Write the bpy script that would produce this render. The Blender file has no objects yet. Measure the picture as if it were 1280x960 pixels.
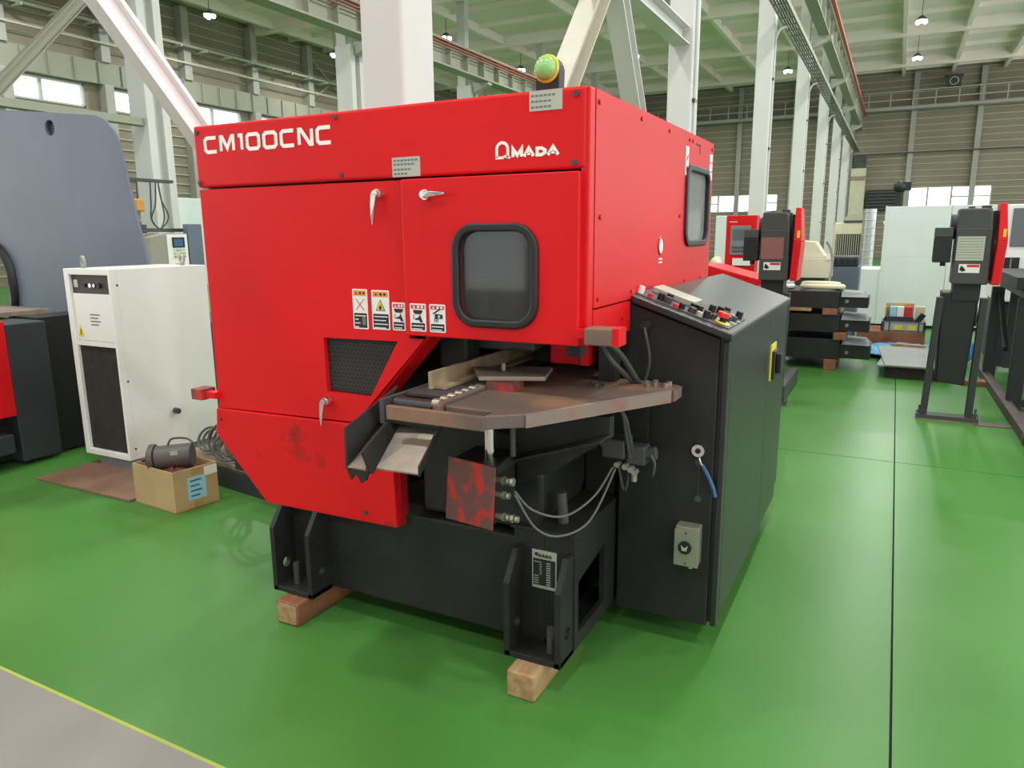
import bpy, bmesh, math, random
from mathutils import Vector, Matrix
random.seed(7)
SC = bpy.context.scene
COL = SC.collection
PI = math.pi

# ------------------------------------------------------------------ camera
def set_camera():
    yaw, pitch, roll = math.radians(-27.39), math.radians(11.57), math.radians(0.4625)
    fwd = Vector((math.sin(yaw)*math.cos(pitch), math.cos(yaw)*math.cos(pitch), -math.sin(pitch)))
    right = Vector((math.cos(yaw), -math.sin(yaw), 0))
    down = fwd.cross(right)
    r2 = right*math.cos(roll) + down*math.sin(roll)
    d2 = down*math.cos(roll) - right*math.sin(roll)
    m = Matrix((r2, -d2, -fwd)).transposed().to_4x4()
    m.translation = (0, 0, 1.55)
    cam = bpy.data.cameras.new('camera')
    cam.sensor_width = 36; cam.lens = 914.4/1280*36
    cam.clip_end = 300
    o = bpy.data.objects.new('camera', cam); COL.objects.link(o)
    o.matrix_world = m
    SC.camera = o
set_camera()

# ------------------------------------------------------------------ world and exposure
W = bpy.data.worlds.new('overcast_sky'); SC.world = W; W.use_nodes = True
W.node_tree.nodes['Background'].inputs[0].default_value = (0.95, 1.0, 1.0, 1)
W.node_tree.nodes['Background'].inputs[1].default_value = 2.3
SC.view_settings.view_transform = 'Standard'
SC.view_settings.look = 'None'
SC.view_settings.gamma = 1.0
SC.view_settings.use_curve_mapping = False
SC.view_settings.exposure = 0.18
LAMP_POWER = 190.0

# ------------------------------------------------------------------ materials
MATS = {}
def mat(name, col, rough=0.5, metal=0.0, var=0.0, scale=6.0, col2=None, thr=None, bump=0.0, bscale=40.0,
        spec=0.5, stretch=None, emit=None, coat=0.0, detail=4.0):
    m = bpy.data.materials.new(name); m.use_nodes = True
    nt = m.node_tree; b = nt.nodes['Principled BSDF']
    b.inputs['Base Color'].default_value = (*col, 1)
    b.inputs['Roughness'].default_value = rough
    b.inputs['Metallic'].default_value = metal
    b.inputs['Specular IOR Level'].default_value = spec
    b.inputs['Coat Weight'].default_value = coat
    if emit:
        b.inputs['Emission Color'].default_value = (*emit[:3], 1)
        b.inputs['Emission Strength'].default_value = emit[3]
    if var or col2 or bump:
        tc = nt.nodes.new('ShaderNodeTexCoord')
        mp = nt.nodes.new('ShaderNodeMapping')
        nt.links.new(tc.outputs['Object'], mp.inputs['Vector'])
        if stretch: mp.inputs['Scale'].default_value = stretch
    if var or col2:
        n = nt.nodes.new('ShaderNodeTexNoise')
        n.inputs['Scale'].default_value = scale; n.inputs['Detail'].default_value = detail
        nt.links.new(mp.outputs['Vector'], n.inputs['Vector'])
        r = nt.nodes.new('ShaderNodeValToRGB')
        c2 = col2 or tuple(min(1, c*(1+var)) for c in col)
        c1 = col if col2 else tuple(c*(1-var) for c in col)
        lo, hi = thr or (0.3, 0.7)
        r.color_ramp.elements[0].position = lo; r.color_ramp.elements[1].position = hi
        r.color_ramp.elements[0].color = (*c1, 1); r.color_ramp.elements[1].color = (*c2, 1)
        nt.links.new(n.outputs['Fac'], r.inputs['Fac'])
        nt.links.new(r.outputs['Color'], b.inputs['Base Color'])
    if bump:
        n2 = nt.nodes.new('ShaderNodeTexNoise'); n2.inputs['Scale'].default_value = bscale
        nt.links.new(mp.outputs['Vector'], n2.inputs['Vector'])
        bp = nt.nodes.new('ShaderNodeBump'); bp.inputs['Strength'].default_value = bump
        bp.inputs['Distance'].default_value = 0.004
        nt.links.new(n2.outputs['Fac'], bp.inputs['Height'])
        nt.links.new(bp.outputs['Normal'], b.inputs['Normal'])
    MATS[name] = m
    return m

def floor_mat(name, c1, c2, rough):
    m = bpy.data.materials.new(name); m.use_nodes = True
    nt = m.node_tree; b = nt.nodes['Principled BSDF']; L = nt.links.new
    tc = nt.nodes.new('ShaderNodeTexCoord'); ge = nt.nodes.new('ShaderNodeNewGeometry')
    n = nt.nodes.new('ShaderNodeTexNoise'); n.inputs['Scale'].default_value = 0.9; n.inputs['Detail'].default_value = 5
    L(ge.outputs['Position'], n.inputs['Vector'])
    r = nt.nodes.new('ShaderNodeValToRGB')
    r.color_ramp.elements[0].position = .3; r.color_ramp.elements[1].position = .72
    r.color_ramp.elements[0].color = (*c1, 1); r.color_ramp.elements[1].color = (*c2, 1)
    L(n.outputs['Fac'], r.inputs['Fac'])
    sp = nt.nodes.new('ShaderNodeTexNoise'); sp.inputs['Scale'].default_value = 9; sp.inputs['Detail'].default_value = 6
    L(ge.outputs['Position'], sp.inputs['Vector'])
    rs = nt.nodes.new('ShaderNodeValToRGB')
    rs.color_ramp.elements[0].position = .76; rs.color_ramp.elements[1].position = .84
    L(sp.outputs['Fac'], rs.inputs['Fac'])
    mx = nt.nodes.new('ShaderNodeMix'); mx.data_type = 'RGBA'
    mx.inputs[7].default_value = (*(c*.35 for c in c1), 1)
    L(rs.outputs['Color'], mx.inputs[0]); L(r.outputs['Color'], mx.inputs[6])
    L(mx.outputs[2], b.inputs['Base Color'])
    rr = nt.nodes.new('ShaderNodeMapRange'); rr.inputs[3].default_value = rough*.8; rr.inputs[4].default_value = rough*1.3
    L(n.outputs['Fac'], rr.inputs[0]); L(rr.outputs[0], b.inputs['Roughness'])
    b.inputs['Specular IOR Level'].default_value = .20
    MATS[name] = m
    return m

def glass_mat(name, tint, transp, rough=0.03, dirt=(.3, .3, .3), dirt_amt=.1):
    m = bpy.data.materials.new(name); m.use_nodes = True
    nt = m.node_tree; nt.nodes.remove(nt.nodes['Principled BSDF']); L = nt.links.new
    out = nt.nodes['Material Output']
    t = nt.nodes.new('ShaderNodeBsdfTransparent'); t.inputs[0].default_value = (*tint, 1)
    d = nt.nodes.new('ShaderNodeBsdfDiffuse'); d.inputs[0].default_value = (*dirt, 1)
    g = nt.nodes.new('ShaderNodeBsdfGlossy'); g.inputs['Roughness'].default_value = rough
    fr = nt.nodes.new('ShaderNodeFresnel'); fr.inputs[0].default_value = 1.5
    m1 = nt.nodes.new('ShaderNodeMixShader'); m1.inputs[0].default_value = dirt_amt
    L(t.outputs[0], m1.inputs[1]); L(d.outputs[0], m1.inputs[2])
    ge = nt.nodes.new('ShaderNodeNewGeometry')
    mu = nt.nodes.new('ShaderNodeMath'); mu.operation = 'MULTIPLY_ADD'; mu.inputs[1].default_value = -1; mu.inputs[2].default_value = 1
    L(ge.outputs['Backfacing'], mu.inputs[0])
    mm = nt.nodes.new('ShaderNodeMath'); mm.operation = 'MULTIPLY'; L(fr.outputs[0], mm.inputs[0]); L(mu.outputs[0], mm.inputs[1])
    m2 = nt.nodes.new('ShaderNodeMixShader'); L(mm.outputs[0], m2.inputs[0])
    L(m1.outputs[0], m2.inputs[1]); L(g.outputs[0], m2.inputs[2])
    L(m2.outputs[0], out.inputs[0])
    MATS[name] = m
    return m

floor_mat('green_epoxy', (.058, .188, .036), (.076, .226, .048), .30)
floor_mat('grey_concrete', (.24, .222, .205), (.28, .26, .24), .5)
mat('joint_dark', (.03, .035, .03), .9)
mat('yellow_line', (.35, .42, .06), .5)
mat('red_paint', (.66, .009, .012), .36, var=.06, scale=1.6, spec=.22)
mat('red_scratched', (.64, .009, .012), .42, spec=.2, col2=(.20, .02, .015), thr=(.60, .74), scale=7, detail=8)
mat('red_dark', (.42, .008, .010), .4)
mat('charcoal', (.019, .019, .018), .5, spec=.3, var=.25, scale=5, bump=.15, bscale=120)
mat('charcoal_satin', (.022, .023, .023), .34, var=.1, scale=3)
mat('black', (.008, .008, .008), .5)
mat('black_rubber', (.012, .012, .013), .45)
mat('rust_plate', (.13, .098, .082), .42, col2=(.30, .16, .09), thr=(.45, .78), scale=4, metal=.1, bump=.3, bscale=60, detail=8)
mat('worn_edge', (.24, .17, .15), .45, metal=.35, col2=(.30, .06, .05), thr=(.5, .72), scale=6, detail=6)
mat('red_worn', (.13, .055, .045), .5, col2=(.50, .020, .016), thr=(.50, .58), scale=20, detail=7, stretch=(1, 1, .55))
mat('steel', (.32, .265, .215), .42, metal=.7, var=.25, scale=12)
mat('steel_brown', (.36, .29, .23), .45, metal=.5, col2=(.18, .12, .09), thr=(.4, .75), scale=10)
mat('brass_worn', (.48, .38, .22), .5, metal=.3, col2=(.30, .20, .15), thr=(.35, .75), scale=14)
mat('chrome', (.75, .73, .70), .18, metal=1.0)
mat('zinc', (.36, .35, .28), .35, metal=.6)
mat('hose', (.055, .055, .055), .4)
mat('hose_grey', (.11, .105, .10), .5)
mat('wood', (.30, .115, .05), .7, col2=(.15, .06, .03), thr=(.3, .75), scale=5, stretch=(5, 1, 5), bump=.3, bscale=30, detail=6)
mat('wood_pale', (.44, .29, .14), .75, col2=(.26, .13, .06), thr=(.35, .75), scale=6, stretch=(5, 1, 5), detail=6)
mat('wood_board', (.24, .13, .085), .7, col2=(.16, .09, .06), thr=(.3, .7), scale=4, detail=6)
mat('wood_red', (.26, .09, .045), .7, var=.3, scale=6)
mat('cardboard', (.46, .31, .15), .8, var=.08, scale=5)
mat('tape', (.42, .25, .08), .5)
mat('label_blue', (.30, .58, .72), .6)
mat('label_white', (.78, .78, .74), .5)
mat('label_silver', (.46, .48, .40), .4, metal=.3)
mat('label_yellow', (.72, .58, .03), .5)
mat('label_orange', (.78, .25, .03), .5)
mat('label_red', (.60, .02, .04), .5)
mat('ink', (.015, .015, .015), .6)
mat('ink_grey', (.16, .16, .14), .6)
mat('ink_white', (.80, .80, .78), .6)
mat('ink_blue', (.04, .10, .22), .6)
mat('white_lettering', (.86, .86, .80), .45)
mat('white_enamel', (.80, .80, .77), .35, var=.02, scale=2)
mat('panel_white', (.66, .71, .69), .45, var=.03, scale=2)
mat('cream', (.62, .58, .42), .5, var=.06, scale=3)
mat('mesh_dark', (.022, .019, .018), .8, var=.3, scale=20)
mat('mesh_grey', (.05, .05, .048), .55)
mat('slate_blue', (.105, .130, .175), .42, var=.10, scale=1.5)
mat('slate_dark', (.030, .033, .040), .5, var=.15, scale=3)
mat('gunmetal', (.052, .052, .054), .5, var=.15, scale=3)
mat('motor_brown', (.105, .085, .082), .5, metal=.2, var=.15, scale=6)
mat('cloth_maroon', (.16, .04, .05), .9, var=.25, scale=14)
mat('button_red', (.75, .02, .02), .35)
mat('key_blue', (.025, .10, .18), .5)
mat('dome_green', (.25, .55, .16), .25, spec=.6)
mat('dome_yellow', (.75, .55, .05), .3)
mat('column_paint', (.56, .55, .53), .45, var=.04, scale=1.0)
mat('beam_paint', (.36, .35, .31), .5, var=.05, scale=1.0)
mat('brace_shaded', (.46, .42, .34), .5, var=.06, scale=3)  # beige stands for the shaded web side of the beam
mat('siding', (.25, .212, .155), .7, var=.10, scale=.5)
mat('rail_pale', (.48, .46, .39), .6)
mat('ceiling_sheet', (.80, .68, .66), .7, var=.06, scale=.4)
mat('ceiling_beam', (.84, .73, .70), .6)
mat('ceiling_gap', (.06, .06, .05), .8)
mat('girder_green', (.28, .275, .215), .55, var=.06, scale=.6)
mat('rail_red', (.42, .10, .075), .6)
mat('window_frame', (.45, .46, .42), .5)
mat('lamp_shade', (.10, .09, .16), .4)
mat('bulb', (1, 1, 1), .3, emit=(.92, .95, 1.0, 6.0))
mat('spiral_duct', (.50, .50, .50), .38, metal=.7)
mat('tarp_blue', (.05, .24, .48), .45, var=.3, scale=8)
mat('screen_grey', (.10, .12, .12), .25)
mat('ac_grey', (.40, .38, .30), .6)
mat('grey_plastic', (.17, .19, .20), .5)
mat('orange', (.60, .28, .04), .5)
mat('pink_plate', (.30, .10, .10), .4)
mat('navy', (.010, .011, .014), .5)
mat('taupe', (.30, .27, .23), .5, var=.08, scale=3)
mat('stand_dark', (.028, .028, .032), .5)
mat('brace_lit', (.80, .80, .79), .45)  # column paint whitened to carry the strong light on one brace
mat('wood_dusty', (.20, .155, .115), .85, var=.25, scale=5)
mat('rust_dark', (.060, .045, .040), .6, var=.25, scale=6)
mat('grey_sheet', (.22, .23, .22), .4, var=.08, scale=3)
glass_mat('window_glass', (.97, 1, 1), .9, .02, (.5, .5, .5), .02)
glass_mat('door_glass', (.75, .75, .75), .5, .05, (.16, .16, .15), .14)
glass_mat('side_glass', (.6, .6, .6), .5, .10, (.42, .43, .42), .55)

# ------------------------------------------------------------------ mesh helpers
class MB:
    def __init__(s): s.v = []; s.f = []
    def add(s, vs, fs):
        o = len(s.v); s.v += [tuple(p) for p in vs]; s.f += [tuple(i+o for i in f) for f in fs]; return s
    def box(s, x0, x1, y0, y1, z0, z1):
        return s.add([(x0,y0,z0),(x1,y0,z0),(x1,y1,z0),(x0,y1,z0),(x0,y0,z1),(x1,y0,z1),(x1,y1,z1),(x0,y1,z1)],
                     [(3,2,1,0),(4,5,6,7),(0,1,5,4),(1,2,6,5),(2,3,7,6),(3,0,4,7)])
    def hexa(s, p):   # 8 points: 4 lower, 4 upper
        return s.add(p, [(3,2,1,0),(4,5,6,7),(0,1,5,4),(1,2,6,5),(2,3,7,6),(3,0,4,7)])
    @staticmethod
    def m3(axis, u, v, a):
        return (a,u,v) if axis == 'x' else (u,a,v) if axis == 'y' else (u,v,a)
    def prism(s, poly, axis, a, b):
        n = len(poly)
        vs = [s.m3(axis,u,v,a) for u,v in poly]+[s.m3(axis,u,v,b) for u,v in poly]
        fs = [tuple(range(n)), tuple(range(2*n-1, n-1, -1))]+[(i,(i+1)%n,n+(i+1)%n,n+i) for i in range(n)]
        return s.add(vs, fs)
    def sheet(s, outer, holes, axis, a, b):
        bm = bmesh.new(); ed = []
        for loop in [outer]+holes:
            vs = [bm.verts.new(s.m3(axis,u,v,a)) for u,v in loop]
            for i in range(len(vs)): ed.append(bm.edges.new((vs[i], vs[(i+1) % len(vs)])))
        bmesh.ops.triangle_fill(bm, use_beauty=True, edges=ed)
        r = bmesh.ops.extrude_face_region(bm, geom=list(bm.faces))
        d = {'x': (b-a,0,0), 'y': (0,b-a,0), 'z': (0,0,b-a)}[axis]
        bmesh.ops.translate(bm, verts=[g for g in r['geom'] if isinstance(g, bmesh.types.BMVert)], vec=d)
        bm.verts.index_update()
        s.add([v.co[:] for v in bm.verts], [[v.index for v in f.verts] for f in bm.faces]); bm.free()
        return s
    @staticmethod
    def frame(d):
        d = Vector(d).normalized()
        u = d.orthogonal().normalized() if abs(d.z) > .9 else d.cross(Vector((0,0,1))).normalized()
        return d, u, d.cross(u)
    def cyl(s, p, q, r, n=12, r2=None):
        p, q = Vector(p), Vector(q); d, u, w = s.frame(q-p); r2 = r if r2 is None else r2
        vs = []
        for c, rr in ((p, r), (q, r2)):
            vs += [c+(u*math.cos(2*PI*i/n)+w*math.sin(2*PI*i/n))*rr for i in range(n)]
        fs = [tuple(range(n-1,-1,-1)), tuple(range(n,2*n))]+[(i,(i+1)%n,n+(i+1)%n,n+i) for i in range(n)]
        return s.add(vs, fs)
    def tube(s, pts, r, n=8, closed=False):
        pts = [Vector(p) for p in pts]; k = len(pts); vs = []; fs = []
        up = None
        for i, p in enumerate(pts):
            if closed: d = pts[(i+1) % k]-pts[i-1]
            else: d = pts[min(i+1,k-1)]-pts[max(i-1,0)]
            d.normalize()
            if up is None: up = d.orthogonal().normalized()
            up = (up-d*up.dot(d)).normalized(); w = d.cross(up)
            vs += [p+(up*math.cos(2*PI*j/n)+w*math.sin(2*PI*j/n))*r for j in range(n)]
        m = k if closed else k-1
        for i in range(m):
            a, b = i*n, ((i+1) % k)*n
            fs += [(a+j, a+(j+1)%n, b+(j+1)%n, b+j) for j in range(n)]
        if not closed: fs += [tuple(range(n-1,-1,-1)), tuple(range((k-1)*n, k*n))]
        return s.add(vs, fs)
    def ring(s, c, axis, R, r, n=20, m=6):
        d, u, w = s.frame(axis); c = Vector(c)
        return s.tube([c+(u*math.cos(2*PI*i/n)+w*math.sin(2*PI*i/n))*R for i in range(n)], r, m, True)
    def ball(s, c, r, nu=16, nv=10, sx=1, sy=1, sz=1, half=False):
        vs = []; fs = []
        for j in range(nv+1):
            t = (PI/2 if half else PI)*j/nv
            for i in range(nu):
                a = 2*PI*i/nu
                vs.append((c[0]+r*sx*math.sin(t)*math.cos(a), c[1]+r*sy*math.sin(t)*math.sin(a), c[2]+r*sz*math.cos(t)))
        for j in range(nv):
            for i in range(nu): fs.append((j*nu+i, (j+1)*nu+i, (j+1)*nu+(i+1)%nu, j*nu+(i+1)%nu))
        return s.add(vs, fs)
    def bar(s, p, q, w, h, up=(0,0,1)):   # rectangular bar from p to q
        p, q = Vector(p), Vector(q); d = (q-p).normalized(); u = d.cross(Vector(up)).normalized(); t = u.cross(d)
        o = [u*(-w/2)+t*(-h/2), u*(w/2)+t*(-h/2), u*(w/2)+t*(h/2), u*(-w/2)+t*(h/2)]
        return s.add([p+x for x in o]+[q+x for x in o], [(3,2,1,0),(4,5,6,7),(0,1,5,4),(1,2,6,5),(2,3,7,6),(3,0,4,7)])
    def stroke(s, pts, w, axis, a, b, closed=False):   # flat mitred pen stroke with thickness a..b
        P = [Vector(p).to_2d() if len(p) > 2 else Vector(p) for p in pts]; k = len(P); L = []; R = []
        for i in range(k):
            d0 = (P[i]-P[i-1]).normalized() if (closed or i > 0) else None
            d1 = (P[(i+1) % k]-P[i]).normalized() if (closed or i < k-1) else None
            d0 = d0 or d1; d1 = d1 or d0
            n0 = Vector((-d0.y, d0.x)); n1 = Vector((-d1.y, d1.x)); n = (n0+n1).normalized()
            l = w/2/max(.35, n.dot(n0))
            L.append(P[i]+n*l); R.append(P[i]-n*l)
        for i in range(k if closed else k-1):
            j = (i+1) % k
            s.prism([L[i], L[j], R[j], R[i]], axis, a, b)
        return s

def rrect(cx, cy, w, h, r, n=6):
    out = []
    for sx, sy, a0 in ((1,1,0),(-1,1,PI/2),(-1,-1,PI),(1,-1,1.5*PI)):
        for i in range(n+1):
            a = a0+PI/2*i/n
            out.append((cx+sx*(w/2-r)+r*math.cos(a), cy+sy*(h/2-r)+r*math.sin(a)))
    return out
def circ(cx, cy, r, n=14): return [(cx+r*math.cos(2*PI*i/n), cy+r*math.sin(2*PI*i/n)) for i in range(n)]
def smooth_path(pts, n=8):
    pts = [Vector(p) for p in pts]; out = []
    for i in range(len(pts)-1):
        p0, p1, p2, p3 = pts[max(i-1,0)], pts[i], pts[i+1], pts[min(i+2,len(pts)-1)]
        for k in range(n):
            t = k/n
            out.append(.5*((2*p1)+(p2-p0)*t+(2*p0-5*p1+4*p2-p3)*t*t+(3*p1-p0-3*p2+p3)*t**3))
    return out+[pts[-1]]

ORG = {}
def props(o, label=None, cat=None, group=None, kind=None):
    if label: o['label'] = label
    if cat: o['category'] = cat
    if group: o['group'] = group
    if kind: o['kind'] = kind
    return o
def thing(name, label, cat, loc, group=None, rz=0.0, kind=None):
    o = bpy.data.objects.new(name, None); COL.objects.link(o); o.empty_display_size = .1
    o.location = loc; o.rotation_euler = (0,0,rz)
    ORG[o.name] = Vector(loc)
    return props(o, label, cat, group, kind)
def part(name, mb, m, parent=None, bevel=0.0, smooth=False, label=None, kind=None, seg=2):
    me = bpy.data.meshes.new(name)
    if parent is not None: org = ORG[parent.name]
    else:
        xs = [p[0] for p in mb.v]; ys = [p[1] for p in mb.v]; zs = [p[2] for p in mb.v]
        org = Vector(((min(xs)+max(xs))/2, (min(ys)+max(ys))/2, min(zs)))
    me.from_pydata([Vector(p)-org for p in mb.v], [], mb.f)
    bm = bmesh.new(); bm.from_mesh(me); bmesh.ops.recalc_face_normals(bm, faces=bm.faces); bm.to_mesh(me); bm.free()
    o = bpy.data.objects.new(name, me); COL.objects.link(o)
    me.materials.append(MATS[m] if isinstance(m, str) else m)
    if parent is not None: o.parent = parent
    else: o.location = org
    ORG[o.name] = org
    if bevel:
        b = o.modifiers.new('bevel', 'BEVEL'); b.width = bevel; b.segments = seg; b.limit_method = 'ANGLE'; b.angle_limit = math.radians(40)
    if smooth:
        for p in me.polygons: p.use_smooth = True
        if hasattr(me, 'set_sharp_from_angle'): me.set_sharp_from_angle(angle=math.radians(40))
    return props(o, label=label, kind=kind)
def text(name, body, size, loc, rot, m, parent, extrude=.0006, offset=0.0, align='LEFT', sx=1.0, shear=0.0):
    c = bpy.data.curves.new(name, 'FONT'); c.body = body; c.size = size; c.extrude = extrude; c.offset = offset
    c.align_x = align; c.shear = shear
    o = bpy.data.objects.new(name, c); COL.objects.link(o)
    c.materials.append(MATS[m])
    org = ORG[parent.name]
    o.parent = parent; o.location = Vector(loc)-org; o.rotation_euler = rot; o.scale = (sx,1,1)
    ORG[o.name] = org
    return o
FRONT = (PI/2, 0, 0)
SIDE = (PI/2, 0, PI/2)
def copy_tree(o, parent=None):
    c = o.copy(); COL.objects.link(c); c.parent = parent
    ORG[c.name] = ORG[o.name]
    for ch in list(o.children): copy_tree(ch, c)
    return c
def B(*a): return MB().box(*a)
# ================================================================== THE SETTING
# ---- floor: a dark bed with slabs laid on it, joints left open between them
fl = part('floor', B(-27, 15, -14.3, 51, -.30, -.02), 'joint_dark')
props(fl, 'green epoxy painted concrete factory floor with saw-cut joints', 'floor', kind='structure')
GAP = .004
xs = [-27, -20, -13, -6.5, .115, 7, 15]; ys = [1.297, 5.462, 12.5, 19.6, 26.7, 33.8, 41, 51]
for i in range(len(xs)-1):
    for j in range(len(ys)-1):
        part('slab', B(xs[i]+GAP, xs[i+1]-GAP, ys[j]+(GAP if j else 0), ys[j+1]-GAP, -.02, 0), 'green_epoxy', fl)
for i in range(len(xs)-1):
    part('walkway_slab', B(xs[i], xs[i+1], -14.3, 1.285, -.02, 0), 'grey_concrete', fl, label='bare grey concrete walkway strip')
part('edge_line', B(-27, 15, 1.285, 1.297, -.02, .0006), 'yellow_line', fl, label='thin yellow green paint edge')

# ---- far end wall
YW = 50.0
wb = thing('wall_back', 'olive brown ribbed siding end wall with pale rails and a catwalk', 'wall', (0, YW, 0), kind='structure')
WINB = [(-11.7, -6.9, 2.82, 3.92), (.36, 4.5, 2.87, 4.06)]
xcuts = [-26.2, -11.7, -6.9, .36, 4.5, 15]
part('siding_panel', B(-26.2, 15, YW, YW+.15, 4.06, 10.6), 'siding', wb)
part('siding_panel', B(-26.2, 15, YW, YW+.15, 0, 2.82), 'siding', wb)
for a, b in ((-26.2, -11.7), (-6.9, .36), (4.5, 15)):
    part('siding_panel', B(a, b, YW, YW+.15, 2.82, 4.06), 'siding', wb)
part('siding_panel', B(-11.7, -6.9, YW, YW+.15, 3.92, 4.06), 'siding', wb)
part('siding_panel', B(.36, 4.5, YW, YW+.15, 2.82, 2.87), 'siding', wb)
z = .3
while z < 10.4:
    segs = [(-26, 15)] if not 2.8 < z < 4.1 else [(-26, -11.7), (-6.9, .36), (4.5, 15)]
    for a, b in segs:
        part('wall_rail', B(a, b, YW-.05, YW, z, z+.035), 'rail_pale', wb)
    z += .36
for x in (-25, -22.3, -19, -15.8, -12.6, -9.42, -6.15, -2.9, .27, 3.52, 6.8, 10):
    part('wall_post', B(x-.14, x+.14, YW-.25, YW-.05, 0, 10.4), 'beam_paint', wb)
cw = part('catwalk', B(-26, -3.2, YW-1.0, YW-.25, 8.30, 8.45), 'beam_paint', wb)
cw2 = part('catwalk', B(-2.4, 15, YW-1.0, YW-.25, 8.30, 8.45), 'beam_paint', wb)
for c, a, b in ((cw, -26, -3.2), (cw2, -2.4, 15)):
    for zz in (8.8, 9.25): part('guard_rail', B(a, b, YW-1.0, YW-.95, zz, zz+.05), 'rail_pale', c)
    x = a+.3
    while x < b:
        part('guard_post', B(x-.025, x+.025, YW-1.0, YW-.95, 8.45, 9.3), 'rail_pale', c); x += 1.12
part('conduit', B(-2.3, 15, YW-.32, YW-.25, 5.95, 6.03), 'gunmetal', wb)
def window(n, rect, axis, mull, rows, label):
    a, b, z0, z1 = rect
    c = thing('window_%d' % n, label, 'window', ((a+b)/2, YW, z0) if axis == 'y' else (-26, (a+b)/2, z0), kind='structure')
    def bx(u0, u1, w0, w1, d0, d1):
        return B(u0, u1, YW+d0, YW+d1, w0, w1) if axis == 'y' else B(-26-d1, -26-d0, u0, u1, w0, w1)
    for s in ((a, b, z0, z0+.06), (a, b, z1-.06, z1), (a, a+.06, z0, z1), (b-.06, b, z0, z1)):
        part('frame', bx(s[0], s[1], s[2], s[3], -.03, .12), 'window_frame', c)
    cuts = [a]+mull+[b]
    for m_ in mull: part('mullion', bx(m_-.05, m_+.05, z0, z1, -.02, .10), 'window_frame', c)
    for i in range(len(cuts)-1):
        rr = rows[i]
        if rr: part('transom', bx(cuts[i], cuts[i+1], (z0+z1)/2-.035, (z0+z1)/2+.035, -.02, .10), 'window_frame', c)
        for w0, w1 in (((z0, (z0+z1)/2), ((z0+z1)/2, z1)) if rr else ((z0, z1),)):
            part('pane', bx(cuts[i]+.03, cuts[i+1]-.03, w0+.03, w1-.03, .04, .05), 'window_glass', c)
window(1, WINB[0], 'y', [-10.6, -9.42, -7.7], [1, 0, 0, 1], 'overexposed daylight window in end wall beyond the white columns')
window(2, WINB[1], 'y', [1.35, 2.55, 3.52], [0, 0, 1, 1], 'overexposed daylight window in end wall above white partition')

# ---- long wall on the other side of the hall
XW = -26.0
wl = thing('wall_left', 'long olive brown siding wall with pale girder band and clerestory windows', 'wall', (XW, 25, 0), kind='structure')
WINL = [(14.97+3.55*k, 14.97+3.55*k+2.46) for k in range(-1, 10)]
part('siding_panel', B(XW-.15, XW, 4, 50, 0, 6.07), 'siding', wl)
part('siding_panel', B(XW-.15, XW, 4, 50, 6.86, 10.6), 'siding', wl)
cut = [4]+[c for w in WINL for c in w]+[50]
for i in range(0, len(cut), 2):
    part('siding_panel', B(XW-.15, XW, cut[i], cut[i+1], 6.07, 6.86), 'siding', wl)
z = .3
while z < 10.4:
    if not (6.0 < z < 7.75): part('wall_rail', B(XW, XW+.05, 4, 50, z, z+.035), 'rail_pale', wl)
    z += .37
part('girder_band', B(XW, XW+.30, 4, 50, 6.92, 7.68), 'girder_green', wl)
y = 4.5
while y < 50:
    part('stiffener', B(XW+.30, XW+.36, y, y+.04, 6.95, 7.65), 'girder_green', wl); y += .89
for k in range(-3, 10):
    y = 14.65+3.52*k
    part('wall_post', B(XW+.02, XW+.40, y-.17, y+.17, 0, 6.92), 'beam_paint', wl)
    part('wall_post', B(XW+.02, XW+.40, y-.17, y+.17, 7.68, 10.4), 'beam_paint', wl)
part('cable_ladder', B(XW+.45, XW+.75, 4, 50, 8.82, 8.92), 'girder_green', wl)
y = 4.4
while y < 50:
    part('ladder_arm', B(XW+.40, XW+1.0, y, y+.06, 8.72, 8.80), 'beam_paint', wl); y += 1.18
part('conduit', B(XW+.42, XW+.5, 4, 50, 8.25, 8.31), 'rail_pale', wl)
for k in (4, 5, 6):
    y0 = 14.65+3.52*k-.1; y1 = y0+3.52
    part('tie_rod', MB().cyl((XW+.2, y0, 10.2), (XW+.2, y1, 7.8), .03, 6), 'rail_pale', wl)
    part('tie_rod', MB().cyl((XW+.24, y0, 7.8), (XW+.24, y1, 10.2), .03, 6), 'rail_pale', wl)
for n, (a, b) in enumerate(WINL):
    window(n+3, (a, b, 6.07, 6.86), 'x', [a+.95], [0, 0], 'narrow clerestory window glowing with daylight under the girder band')
for o in [o for o in bpy.data.objects if o.name.startswith('window_') and o.parent is None and o.name not in ('window_1', 'window_2')]:
    if o.type == 'EMPTY': o['group'] = 'clerestory windows of the long wall'

# ---- ceiling with roof beams
ce = part('ceiling', B(-26.2, 15, -14.3, 50.2, 10.6, 10.75), 'ceiling_sheet')
props(ce, 'pale green grey metal roof deck with steel beams', 'ceiling', kind='structure')
for k in range(-2, 7):
    y = 4.15+7.1*k
    part('roof_beam', B(-26, 15, y-.10, y+.10, 10.12, 10.6), 'ceiling_beam', ce)
    for d in (2.37, 4.73): part('purlin', B(-26, 15, y+d-.05, y+d+.05, 10.42, 10.6), 'ceiling_beam', ce)
    part('deck_seam', B(-26, 15, y+.10, y+.22, 10.55, 10.6), 'ceiling_gap', ce)
for x in (-24.6, -22.1, -19.7, -17.2, -12.6, -10.1, -7.7, -5.2, -.45, 2.0, 4.45, 6.9, 9.4):
    part('rafter', B(x-.09, x+.09, -14, 50, 10.25, 10.6), 'ceiling_beam', ce)

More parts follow.
